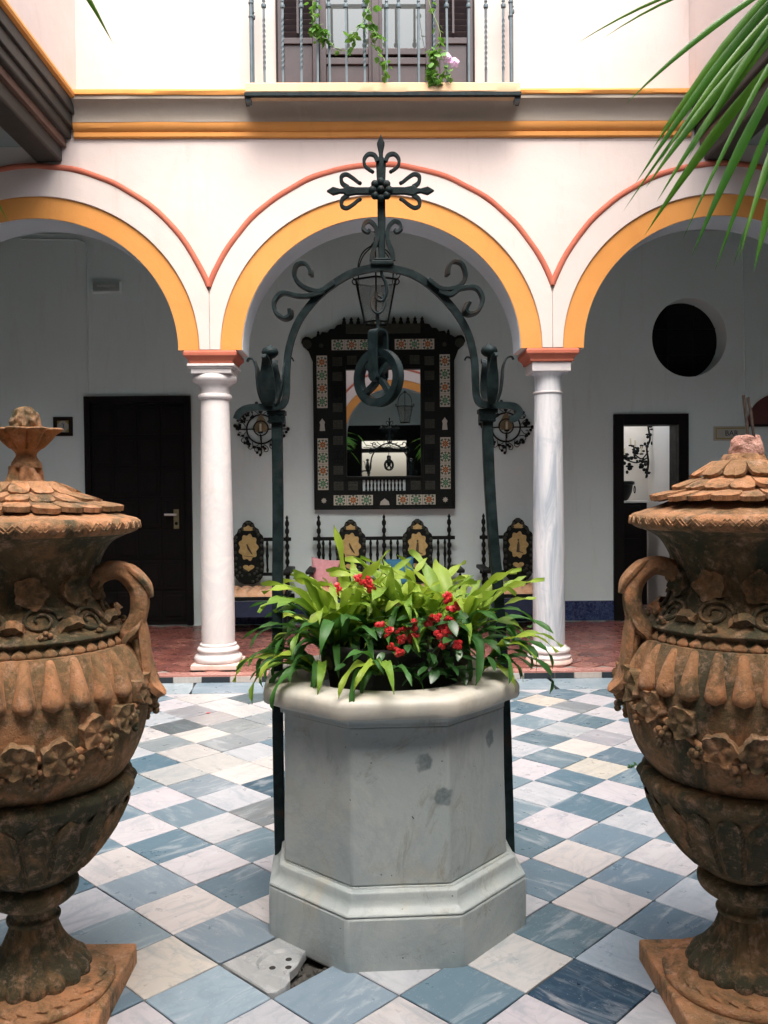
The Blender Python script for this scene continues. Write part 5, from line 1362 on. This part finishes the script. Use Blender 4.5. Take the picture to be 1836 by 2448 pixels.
# big tile framed mirror, leaning out a little at the top
CX = .159
def mu(cx, cy): return ((cx-829)*.001375, (1785-cy)*.001375)
mr = thing('tile_mirror', (CX, WY_-.012, 1.36), 'large black carved mirror set with painted tiles, hung in the middle arch', 'mirror')
mr.rotation_euler = (math.radians(.25), 0, -.024); mr.location.y -= .022
W, H_ = .797, 1.67
gx0, gz1 = mu(520, 638); gx1, gz0 = mu(1130, 1512)
bx0_, bz1_ = mu(648, 1543); bx1_, bz0_ = mu(1002, 1633)          # open baluster slot under the glass
mb = MB()
mb.box(-W, gx0, -.05, 0, 0, H_); mb.box(gx1, W, -.05, 0, 0, H_); mb.box(gx0, gx1, -.05, 0, gz1, H_)
mb.box(gx0, bx0_, -.05, 0, 0, gz0); mb.box(bx1_, gx1, -.05, 0, 0, gz0); mb.box(bx0_, bx1_, -.05, 0, 0, bz0_); mb.box(bx0_, bx1_, -.05, 0, bz1_, gz0)
mb.build('frame', M['lacquer'], mr, bevel=.004)
MB().box(gx0, gx1, -.022, -.018, gz0, gz1).build('glass', M['mirror'], mr)
mb = MB(); e = .03
mb.box(gx0-e, gx0, -.068, -.0505, gz0-e, gz1+e); mb.box(gx1, gx1+e, -.068, -.0505, gz0-e, gz1+e); mb.box(gx0, gx1, -.068, -.0505, gz1, gz1+e); mb.box(gx0, gx1, -.068, -.0505, gz0-e, gz0)
mb.build('inner_moulding', M['lacquer'], mr, bevel=.006)
mb = MB(); mb.box(-W, -W+.02, -.066, -.0505, 0, H_); mb.box(W-.02, W, -.066, -.0505, 0, H_); mb.box(-W+.02, W-.02, -.066, -.0505, 0, .02); mb.build('outer_moulding', M['lacquer'], mr, bevel=.005)
MB().box(bx0_, bx1_, -.012, -.008, bz0_, bz1_).build('slot_back', M['plaster_grey'], mr)
spd = MB().lathe([(.012,0),(.018,.004),(.018,.012),(.010,.018),(.014,.045),(.017,.062),(.011,.080),(.010,.100),(.016,.108),(.016,.116)], 10)
spdm = spd.mesh('turned_spindle', M['lacquer'], 50)
sh_ = (bz1_-bz0_)/.116
for k in range(11): link('spindle', spdm, mr, (bx0_+(k+1)*(bx1_-bx0_)/12, -.034, bz0_), None, (.72, .72, sh_))
for (cx_, cy0) in ((450, 770), (1205, 770), (450, 1290), (1205, 1290)):
    for k in range(3):
        x, z1_ = mu(cx_-24+k*24, cy0); link('spindle', spdm, mr, (x, -.056, z1_-.145), None, (.8, .5, .145/.116))
for cx_ in (945, 970, 992, 665, 690, 712):
    x, z1_ = mu(cx_, 525); link('spindle', spdm, mr, (x, -.056, z1_-.11), None, (.7, .5, .95))
def tile_floral():
    m = NB('painted mirror tile'); acc = m.info().outputs['Color']
    X_ = m.xyz(); x, z = X_[0], X_[2]
    r = m.math('SQRT', m.math('ADD', m.math('MULTIPLY', x, x), m.math('MULTIPLY', z, z)))
    ang = m.math('ARCTAN2', z, x)
    pet = m.math('COSINE', m.math('MULTIPLY', ang, 8.))
    f1 = m.ramp(m.math('SUBTRACT', m.math('ADD', .034, m.math('MULTIPLY', pet, .010)), r), -.002, .002)
    c = m.mix(f1, (.50, .49, .40), acc)
    c = m.mix(m.ramp(r, .0125, .0095), c, (.42, .40, .30)); c = m.mix(m.ramp(r, .0065, .004), c, (.05, .06, .05))
    cs = m.math('ABSOLUTE', m.math('COSINE', m.math('MULTIPLY', ang, 2.)))
    dg = m.math('MULTIPLY', m.ramp(m.math('ABSOLUTE', m.math('SUBTRACT', r, .056)), .012, .008), m.ramp(cs, .55, .42))
    c = m.mix(dg, c, (.06, .12, .08))
    dg2 = m.math('MULTIPLY', m.ramp(m.math('ABSOLUTE', m.math('SUBTRACT', r, .050)), .008, .005), m.ramp(cs, .80, .90)); c = m.mix(dg2, c, (.07, .10, .08))
    m.color(c); m.rough(.22); m.bump(m.noise(20, 3), .05, .002); return m.m
M['tile_floral'] = tile_floral()
TORG, TGRN = (.34, .115, .028), (.065, .22, .12)
def tiles(x0c, x1c, y0c, y1c, n, vertical, first):
    (xa, za), (xb, zb) = mu(x0c, y1c), mu(x1c, y0c)
    tw, th = (xb-xa)/(1 if vertical else n), (zb-za)/(n if vertical else 1)
    me = MB().box(-tw/2+.0015, tw/2-.0015, -.010, 0, -th/2+.0015, th/2-.0015).mesh('tile', M['tile_floral'])
    for k in range(n):
        x, z = (xa+tw/2, zb-th*(k+.5)) if vertical else (xa+tw*(k+.5), za+th/2)
        link('tile', me, mr, (x, -.051, z), None, None, TORG if (k+first) % 2 == 0 else TGRN)
tiles(405, 733, 392, 478, 3, False, 1); tiles(922, 1247, 392, 478, 3, False, 0)
tiles(408, 733, 1665, 1750, 3, False, 1); tiles(925, 1248, 1665, 1750, 3, False, 0)
for xa, xb in ((280, 368), (1288, 1374)): tiles(xa, xb, 520, 950, 4, True, 0); tiles(xa, xb, 1197, 1623, 4, True, 0)
def star(cx, cy, R, m, n=8):
    x, z = mu(cx, cy); P = [(x+(R if k % 2 == 0 else R*.62)*cos(PI*k/n), z+(R if k % 2 == 0 else R*.62)*sin(PI*k/n)) for k in range(2*n)]
    MB().prism(P, -.0535, -.048).build('star_inlay', m, mr)
for (x, y) in ((320, 438), (1330, 438)): star(x, y, .030, M['lacquer_carved'])
for (x, y) in ((328, 1710), (1328, 1710)): star(x, y, .033, M['sign_cream'])
def niche(cx, cy, w_, h, m):
    x, z = mu(cx, cy); P = [(x-w_/2, z-h/2), (x+w_/2, z-h/2), (x+w_/2*.75, z), (x+w_/2, z+h*.2), (x+w_*.25, z+h*.34), (x, z+h/2), (x-w_*.25, z+h*.34), (x-w_/2, z+h*.2), (x-w_/2*.75, z)]
    MB().prism(P, -.0535, -.048).build('niche_inlay', m, mr)
niche(322, 1085, .062, .14, M['sign_cream']); niche(1328, 1085, .062, .14, M['sign_cream'])
x, z = mu(829, 1750); MB().prism([(x-.055, z), (x+.055, z), (x+.045, z+.04), (x, z+.075), (x-.045, z+.04)], -.0535, -.048).build('niche_inlay', M['sign_cream'], mr)
for (cx_, cy_, n) in ((450, 690, 1), (450, 945, 1), (450, 1085, 1), (450, 1215, 1), (450, 1460, 1), (450, 1590, 1), (1205, 690, 1), (1205, 945, 1), (1205, 1085, 1), (1205, 1215, 1), (1205, 1460, 1), (1205, 1590, 1), (570, 1590, 1), (1085, 1590, 1), (450, 570, 1), (570, 560, 1), (829, 560, 1), (1085, 560, 1), (1205, 570, 1)):
    x, z = mu(cx_, cy_); q = MB()
    q.box(x-.055, x+.055, -.056, -.0505, z-.05, z+.05)
    for a in range(3):
        for b in range(3): q.blob((x-.034+a*.034, -.058, z-.032+b*.032), (.013, .006, .013), 8, 4)
    q.build('carved_block', M['lacquer_carved'], mr, 40)
x, z = mu(829, 305); MB().box(-.42, .42, -.058, -.0505, z-.055, z+.055).build('carved_block', M['lacquer_carved'], mr, bevel=.006)
cres = [(-W, H_-.005), (-.845, H_+.12), (-.90, H_+.17), (-.925, H_+.215), (-.915, H_+.26), (-.88, H_+.285), (-.84, H_+.28), (-.81, H_+.26), (-.77, H_+.285), (-.72, H_+.29), (-.69, H_+.335), (-.63, H_+.33), (-.60, H_+.365), (-.55, H_+.37), (-.52, H_+.41), (-.47, H_+.42)]
cres = [(a, b+.001) for a, b in cres]
MB().prism(cres+[(-a, b) for a, b in cres[::-1]], -.05, 0).build('crest', M['lacquer'], mr, bevel=.004)
pm = MB().prism([(-.026,0),(.026,0),(.022,.03),(.012,.05),(.020,.062),(.008,.072),(.006,.085),(-.006,.085),(-.008,.072),(-.020,.062),(-.012,.05),(-.022,.03)], -.04, -.01).mesh('pinnacle', M['lacquer'])
for k in range(12): link('pinnacle', pm, mr, (-.44+k*.08, 0, H_+.415))
for s in (-1, 1):
    link('pinnacle', pm, mr, (s*.735, 0, H_+.285), None, .8)
    MB().lathe([(.052,-.008),(.052,.008)], 20).build('lug_boss', M['lacquer_carved'], mr, 40, loc=(s*.86, -.052, H_+.20), rot=(PI/2, 0, 0))

# carved settee and two armchairs with painted back panels
def panel(par, x, y, z0, z1, w_, fig):
    h = z1-z0
    half = [(.30,0),(.62,.03),(.86,.10),(.96,.20),(1,.30),(.94,.40),(1,.50),(.97,.62),(1,.70),(.92,.76),(.74,.80),(.66,.86),(.42,.90),(.34,.955),(.10,1.0)]
    pts = [(x+a*w_/2, z0+b*h) for a, b in half]+[(x-a*w_/2, z0+b*h) for a, b in half[::-1]]
    p = MB().prism(pts, y-.016, y+.016).build('back_panel', M['lacquer'], par, bevel=.004)
    q = MB(); n = 26
    for k in range(n):
        i = k/n*(len(pts)-1); a = pts[int(i)]; cx_, cz_ = lerp(a[0], x, .13), lerp(a[1], (z0+z1)/2, .08)
        q.blob((cx_, y-.019, cz_), (.020, .008, .020), 7, 4)
    for k in range(10): q.blob((x+w_*.30*cos(k*2.4), y-.018, z0+h*(.12+.16*(k/10))), (.018, .006, .016), 7, 4)
    tag(q.build('carved_border', M['lacquer_carved'], p, 50), kind='stuff')
    med = [(x+(w_*.30+.012*cos(9*t_))*cos(t_), z0+h*.58+(h*.20+.012*cos(9*t_))*sin(t_)) for t_ in [2*PI*k/54 for k in range(54)]]
    MB().prism(med, y-.0215, y-.015).build('painted_medallion', M['gilt'], p)
    heart = [(x+w_*.16*sin(t_)**3*1.15, z0+h*.26+.0026*(13*cos(t_)-5*cos(2*t_)-2*cos(3*t_)-cos(4*t_))) for t_ in [2*PI*k/40 for k in range(40)]]
    MB().prism(heart, y-.0225, y-.015).build('painted_medallion', M['gilt'], p)
    MB().prism([(x-w_*.22, z0+h*.855), (x-w_*.10, z0+h*.84), (x+w_*.10, z0+h*.84), (x+w_*.22, z0+h*.855), (x+w_*.18, z0+h*.885), (x+w_*.08, z0+h*.90), (x, z0+h*.93), (x-w_*.08, z0+h*.90), (x-w_*.18, z0+h*.885)], y-.0225, y-.015).build('painted_medallion', M['gilt'], p)
    f = MB(); zc = z0+h*.56
    if fig == 0:      # a bird-like dancer over a line of ground
        f.prism([(x-.012, zc), (x+.02, zc-.01), (x+.05, zc-.07), (x+.03, zc-.06), (x+.01, zc-.02), (x-.01, zc+.05), (x-.022, zc+.05)], y-.0235, y-.0217)
        f.prism([(x-.05, zc-.085), (x+.05, zc-.095), (x+.05, zc-.089), (x-.05, zc-.079)], y-.0237, y-.0217)
    else:
        f.prism([(x-.022, zc-.07), (x+.012, zc-.07), (x+.014, zc), (x+.010, zc+.05), (x-.006, zc+.055), (x-.016, zc)], y-.0235, y-.0217)
        f.blob((x, y-.0225, zc+.068), (.011, .002, .013), 8, 5); f.prism([(x+.012, zc-.07), (x+.055, zc-.082), (x+.055, zc-.074), (x+.012, zc-.058)], y-.0237, y-.0217)
    f.build('painted_figure', M['figure_dark'], p)
def turned_post(z0, z1, n):
    pr = [(.020, z0)]
    for k in range(n):
        z = lerp(z0, z1-.05, (k+.5)/n); hh = (z1-z0)/n*.40
        pr += [(.014, z-hh), (.024, z-hh*.45), (.024, z+hh*.3), (.014, z+hh*.9)]
    pr += [(.012, z1-.045), (.018, z1-.032), (.012, z1-.018), (.002, z1)]
    return MB().lathe(pr, 12)
def settee(name, x, half, panels, posts, label, cloth, group):
    t = thing(name, (x, 0, GZ), label, 'bench', 0, group); L = M['lacquer']; yb = YB-.14; yf = YB-.72
    for px in posts: turned_post(.42, 1.245, 9).build('post', L, t, 50, loc=(px, yb, 0))
    for z0_, z1_ in ((.955, .995), (.565, .60)): MB().box(-half, half, yb-.016, yb+.016, z0_, z1_).build('back_rail', L, t, bevel=.005)
    nsp = int(half*2/.075)
    spm = MB().lathe([(.010,.60),(.016,.63),(.011,.66),(.014,.76),(.019,.79),(.014,.82),(.011,.89),(.017,.92),(.010,.955)], 10).mesh('spindle', L, 50)
    for k in range(nsp):
        sx = -half+(k+.5)*2*half/nsp
        if all(abs(sx-p) > .20 for p in panels) and all(abs(sx-p) > .03 for p in posts): link('spindle', spm, t, (sx, yb, 0))
    for i, p in enumerate(panels): panel(t, p, yb-.03, .475, 1.19, .345, i if len(panels) > 1 else (0 if x < 0 else 1))
    for s in (-1, 1):
        MB().box(s*half-.045, s*half+.045, yf-.03, yb-.018, .630, .672).build('armrest', L, t, bevel=.012)
        turned_post(.40, .632, 3).build('arm_post', L, t, 50, loc=(s*half, yf+.03, 0))
        for y in (yf+.03, yb): MB().lathe([(.030,0),(.026,.04),(.036,.10),(.024,.20),(.034,.30),(.030,.36)], 12).build('leg', L, t, 50, loc=(s*half, y, 0))
    MB().box(-half, half, yf, yb, .355, .395).build('seat', L, t, bevel=.006)
    MB().box(-half+.02, half-.02, yf-.012, yf-.002, .18, .354).build('apron', M['cloth_navy'], t, bevel=.004)
    # tufted cushion: rows of puffs
    nx = max(4, int(half*2/.13)); vs = []; gx, gy = nx*8, 24
    for j in range(gy+1):
        for i in range(gx+1):
            u, v = i/gx, j/gy; pf = abs(sin(PI*u*nx))**.5*abs(sin(PI*v*3))**.5
            ed = min(1, min(u, 1-u)*nx*2.2)**.5*min(1, min(v, 1-v)*6)**.5
            vs.append((lerp(-half+.05, half-.05, u), lerp(yf+.005, yb-.03, v), .398+.045*ed+.026*pf*ed))
    n0 = len(vs); mb = MB().add(vs, [(j*(gx+1)+i, j*(gx+1)+i+1, (j+1)*(gx+1)+i+1, (j+1)*(gx+1)+i) for j in range(gy) for i in range(gx)])
    mb.box(-half+.055, half-.055, yf+.01, yb-.035, .3955, .41).build('seat_cushion', cloth, t, 80)
    return t
GR = 'carved seats along the gallery wall'
settee('settee', .146, .80, [-.375, .375], [-.735, 0, .735], 'carved settee with two painted back panels under the tile mirror', M['cloth_orange'], GR)
settee('armchair', -1.325, .425, [-.05], [-.38, .38], 'carved armchair with painted panel beside the white column', M['cloth_orange'], GR)
settee('armchair', 1.615, .39, [.04], [-.345, .345], 'carved armchair with painted panel behind the grey veined column', M['cloth_orange'], GR)
def cushion(name, c, s, m, label, rot):
    n = 14; vs = []
    for sgn in (1, -1):
        for j in range(n+1):
            for i in range(n+1):
                u, v = 2*i/n-1, 2*j/n-1; b = (1-u*u)**.5*(1-v*v)**.5 if abs(u) < 1 and abs(v) < 1 else 0
                k = 1-.10*(1-abs(u)**2)*abs(v)**6-.10*0; k2 = 1-.10*(1-abs(v)**2)*abs(u)**6
                vs.append((u*s*k2, -sgn*b*s*.42, v*s*k))
    m_ = (n+1)**2; fs = []
    for q in range(2): fs += [(q*m_+j*(n+1)+i, q*m_+j*(n+1)+i+1, q*m_+(j+1)*(n+1)+i+1, q*m_+(j+1)*(n+1)+i) for j in range(n) for i in range(n)]
    return tag(MB().add(vs, fs).build(name, m, None, 80, loc=c, rot=rot), label, 'cushion')
cushion('cushion', (-.52, YB-.30, .665), .165, M['cloth_pink'], 'pink cushion in the left corner of the settee', (-.25, .15, .2))
cushion('cushion', (.32, YB-.30, .665), .165, M['cloth_blue'], 'teal blue cushion on the settee behind the fern', (-.25, -.1, -.1))

# wrought iron wall sconces either side of the mirror
def sconce(x, label):
    t = thing('sconce', (x, WY_-.02, 2.28), label, 'wall light', 0, 'wrought iron wall sconces'); I = M['iron_black']
    MB().tube([(.163*cos(2*PI*k/40), -.012, .163*sin(2*PI*k/40)) for k in range(40)], .0095, 8, closed=True).build('outer_ring', I, t, 60)
    MB().tube([(.082*cos(2*PI*k/28), -.03, .082*sin(2*PI*k/28)+.01) for k in range(28)], .0075, 8, closed=True).build('inner_ring', I, t, 60)
    for k in range(4):
        a = k*PI/2; MB().tube([(.06*cos(a), -.012, .06*sin(a)), (.285*cos(a), -.012, .285*sin(a))], .0075, 6).build('cross_bar', I, t, 60)
    for k in range(8):
        a = k*PI/4; R = .245 if k % 2 == 0 else .225; mb = MB(); rr_ = random.Random(k)
        for q in range(11):
            b = a+rr_.gauss(0, .20); r = R+rr_.gauss(0, .026); mb.blob((r*cos(b), -.012+rr_.uniform(-.012, .008), r*sin(b)), (rr_.uniform(.012, .024), .008, rr_.uniform(.012, .024)), 7, 4)
        for s in (-1, 1):
            P = [(.175, .03*s), (.21, .075*s), (.25, .07*s), (.25, .035*s), (.225, .04*s)]
            mb.tube(spline([(r*cos(a)-o*sin(a), -.012, r*sin(a)+o*cos(a)) for r, o in P], 4), .0045, 5)
        mb.build('leaf_spray', I, t, 50)
    MB().prism([(-.062,-.03),(.062,-.03),(.075,.02),(.05,.10),(.02,.15),(0,.165),(-.02,.15),(-.05,.10),(-.075,.02)], -.026, -.018).build('back_plate', M['tan_shade'], t, bevel=.003)
    MB().lathe([(.014,-.055),(.034,-.04),(.030,-.032),(.014,-.030)], 14, (0, -.075)).build('drip_pan', I, t, 50)
    MB().lathe([(.0145,-.03),(.0145,.055),(.006,.06)], 12, (0, -.075)).build('candle', M['wax'], t, 50)
    MB().tube(spline([(0,-.012,-.13),(0,-.06,-.12),(0,-.075,-.06)], 4), .008, 6).build('arm', I, t, 60)
    return t
sconce(-1.235, 'leafy iron sconce between the white column and the mirror'); sconce(1.547, 'leafy iron sconce between the mirror and the grey veined column')

# lantern
def lantern(x, y, z, label):
    t = thing('lantern', (x, y, z), label, 'lantern', 0, 'hanging iron lanterns'); I = M['iron_black']; n = 6
    zt, zb, rt_, rb = .02, -.385, .222, .130
    for k in range(n):
        a, b = 2*PI*k/n+PI/6, 2*PI*(k+1)/n+PI/6
        P = [(r*cos(q), r*sin(q), z_) for r, q, z_ in ((rb*.985, a, zb), (rb*.985, b, zb), (rt_*.985, b, zt), (rt_*.985, a, zt))]
        MB().add(P+[(p[0]*.98, p[1]*.98, p[2]) for p in P], [(0,1,2,3),(7,6,5,4),(0,4,5,1),(1,5,6,2),(2,6,7,3),(3,7,4,0)]).build('pane', M['lantern_glass'], t)
        MB().tube([(rb*cos(a), rb*sin(a), zb), (rt_*cos(a), rt_*sin(a), zt)], .0085, 6).build('corner_bar', I, t, 60)
        MB().tube(spline([(rt_*cos(a), rt_*sin(a), zt), ((rt_+.03)*cos(a), (rt_+.03)*sin(a), zt+.005), ((rt_+.05)*cos(a), (rt_+.05)*sin(a), zt+.035), ((rt_+.03)*cos(a), (rt_+.03)*sin(a), zt+.055), ((rt_+.008)*cos(a), (rt_+.008)*sin(a), zt+.035)], 4), .006, 6).build('curl', I, t, 60)
        MB().tube(spline([((rt_-.03)*cos(a), (rt_-.03)*sin(a), zt), ((rt_-.025)*cos(a), (rt_-.025)*sin(a), zt+.14), ((rt_-.08)*cos(a), (rt_-.08)*sin(a), zt+.27), (.03*cos(a), .03*sin(a), zt+.355)], 5), .0065, 6).build('hoop', I, t, 60)
        for r, z_ in ((rt_, zt), (rb, zb)):
            MB().tube([(r*cos(a), r*sin(a), z_), (r*cos(b), r*sin(b), z_)], .0105, 6).build('rim_bar', I, t, 60)
    MB().lathe([(.03,zt+.34),(.045,zt+.36),(.02,zt+.39)], 14).build('cap', I, t, 50)
    MB().lathe(spline([(.015,-.30),(.05,-.27),(.075,-.20),(.07,-.12),(.05,-.06),(.052,-.02)], 4), 18, cap=False).build('globe', M['bulb_glass'], t, 60)
    MB().lathe([(.012,-.385),(.012,-.28),(.014,-.22),(.010,-.20)], 10).build('candle', M['wax'], t, 50)
    mb = MB(); zc = zt+.385
    k = 0
    while z+zc+.05 < 4.49:
        f = (k % 2)*PI/2
        mb.tube([((.012*cos(q))*cos(f), (.012*cos(q))*sin(f), zc+.024+.030*sin(q)) for q in [2*PI*i/12 for i in range(12)]], .0042, 5, closed=True); zc += .047; k += 1
    tag(mb.build('chain', I, t, 60), kind='stuff')
    return t
lantern(.07, 8.62, 3.605, 'six sided iron and glass lantern hanging in the middle arch')
lantern(.30, -2.2, 3.55, 'lantern of the hall behind the viewer, seen only in the mirror')

# ------------------------------------------------------------------ palms by the viewer, their leaves hanging into the picture
def leaflet(par, a, b, w_, sag=.03, name='leaflet', up=(0, 0, 1)):
    a, b = Vector(a), Vector(b); n = 8; d = (b-a); side = d.cross(Vector((.25, 1, .15))).normalized(); nor = side.cross(d).normalized()
    vs = []
    for k in range(n+1):
        t = k/n; wd = w_*(.55+.75*t-.2*t*t if t < .45 else (1-((t-.45)/.55)**1.5)*.86+.005)
        c = a+d*t+Vector((0, 0, sag*4*t*(1-t)))
        vs += [c-side*wd+nor*wd*.45, c, c+side*wd+nor*wd*.45]
    return MB().add(vs, [(k*3+i, k*3+i+1, (k+1)*3+i+1, (k+1)*3+i) for k in range(n) for i in range(2)]).build(name, M['leaf_palm'], par, 80)
def palm(name, x, y, label, crown_z):
    t = thing(name, (x, y, 0), label, 'palm', 0, 'potted palms beside the viewer')
    MB().lathe(spline([(.17,0),(.20,.03),(.25,.30),(.27,.42),(.28,.44),(.27,.46),(.25,.44),(.245,.40)], 3), 40).build('pot', M['terracotta'], t, 50)
    MB().lathe([(.246,.39),(.246,.40)], 30).build('soil', M['soil'], t)
    n = 26; pr = [(.075-.02*k/n+(.008 if k % 2 else 0), .38+(crown_z-.38)*k/n) for k in range(n+1)]
    MB().lathe(pr, 16).build('trunk', M['stem'], t, 30)
    return t
def frond(t, pts, ln=.40, n=22, wv=.012, seed=0, sides=(-1, 1)):
    o = t.location; P = [Vector(p)-o for p in spline(pts, 8)]; m_ = len(P); r_ = random.Random(seed)
    f = MB().tube(P, [lerp(.014, .003, i/(m_-1)) for i in range(m_)], 6).build('frond', M['vine_stem'], t, 60)
    mb = MB()
    for k in range(n):
        i = int(lerp(m_*.18, m_-2, k/(n-1))); tg = (P[i+1]-P[i]).normalized()
        for s in sides:
            sd_ = tg.cross(Vector((0, 0, 1))).normalized()*s
            dr = (sd_*.75+tg*.6+Vector((0, 0, -.45-.3*r_.random()))).normalized(); L = ln*(.55+.6*math.sin(PI*(.1+.85*k/n)))
            leaflet(f, P[i], P[i]+dr*L, wv, .02)
    return f
pr_ = palm('palm', 1.50, 1.30, 'potted palm just outside the right edge, its leaves hanging in at top right', 2.05)
rach = [(1.50,1.30,2.02),(1.40,1.42,2.45),(1.18,1.58,2.74),(.97,1.70,2.76),(.875,1.75,2.58),(.845,1.77,2.36),(.845,1.79,2.16)]
f = MB().tube([Vector(p)-pr_.location for p in spline(rach, 8)], [lerp(.014, .003, i/48) for i in range(49)], 6).build('frond', M['leaf_palm'], pr_, 60)
RP = spline(rach, 10)
L_ = [((.50,2.60),(.413,2.456),.004),((.56,2.60),(.480,2.488),.004),((.74,2.60),(.500,2.317),.008),((.83,2.62),(.579,2.262),.014),((.85,2.60),(.537,2.184),.011),((.84,2.56),(.565,2.202),.007),((.85,2.55),(.523,2.141),.006),
      ((.85,2.52),(.549,2.166),.012),((.86,2.53),(.570,2.138),.010),((.86,2.47),(.569,2.094),.013),((.87,2.52),(.614,2.057),.006),((.86,2.45),(.651,2.039),.012),((.86,2.40),(.707,2.015),.008),((.86,2.36),(.723,2.018),.007),
      ((.86,2.30),(.747,2.027),.005),((.86,2.25),(.775,2.008),.011),((.86,2.20),(.79,1.985),.010),((.875,2.60),(.60,2.30),.013),((.87,2.57),(.63,2.22),.009)]
for k, ((ax, az), (bx, bz), w_) in enumerate(L_):
    q = min(RP, key=lambda p: abs(p[2]-az)+.3*abs(p[0]-ax))
    a = Vector((max(ax, q[0]-.02), q[1], az)) if ax > .7 else Vector((ax, q[1], az)).lerp(Vector(q), .7)
    leaflet(f, a-pr_.location, Vector((bx, 1.75+.05*sin(k*2.3), bz))-pr_.location, w_, .02)
for k in range(14):
    q = Vector(RP[20+k*3]); leaflet(f, q-pr_.location, q+Vector((.25+.1*rnd.random(), .1*rnd.random(), -.30-.05*k*.3))-pr_.location, .011, .02)
for k, pts in enumerate([[(1.50,1.30,2.02),(1.7,1.1,2.6),(2.0,.9,2.8),(2.3,.7,2.6)], [(1.50,1.30,2.02),(1.65,1.5,2.7),(1.9,1.7,3.0),(2.2,1.9,2.8)], [(1.50,1.30,2.02),(1.5,1.0,2.7),(1.45,.7,2.95),(1.4,.35,2.8)], [(1.50,1.30,2.02),(1.3,1.1,2.7),(1.15,.85,3.0),(1.05,.55,2.9)], [(1.5,1.3,2.02),(1.6,1.35,2.8),(1.7,1.4,3.3),(1.9,1.45,3.5)]]):
    frond(pr_, pts, seed=k)
pl_ = palm('palm', -1.25, 1.05, 'potted palm just outside the left edge, two leaf tips showing', 1.95)
for k, pts in enumerate([[(-1.25,1.05,1.95),(-1.25,1.15,2.5),(-1.2,1.25,2.75),(-1.1,1.4,2.75)], [(-1.25,1.05,1.95),(-1.5,1.1,2.5),(-1.8,1.2,2.7),(-2.1,1.3,2.5)], [(-1.25,1.05,1.95),(-1.2,.8,2.5),(-1.1,.5,2.75),(-1.0,.2,2.6)], [(-1.25,1.05,1.95),(-1.5,.9,2.6),(-1.7,.6,2.9),(-1.9,.3,2.8)]]):
    if k: frond(pl_, pts, seed=20+k)
    else:
        f = MB().tube([Vector(p)-pl_.location for p in spline(pts, 8)], .008, 6).build('frond', M['leaf_palm'], pl_, 60)
        leaflet(f, Vector((-.66, 1.5, 2.66))-pl_.location, Vector((-.428, 1.5, 2.333))-pl_.location, .0115, .03)
        leaflet(f, Vector((-.80, 1.5, 2.30))-pl_.location, Vector((-.609, 1.5, 2.033))-pl_.location, .008, .02)
        leaflet(f, Vector((-1.1, 1.4, 2.75))-pl_.location, Vector((-.66, 1.5, 2.66))-pl_.location, .006, .02)
        leaflet(f, Vector((-1.15, 1.3, 2.75))-pl_.location, Vector((-.80, 1.5, 2.30))-pl_.location, .006, .03)
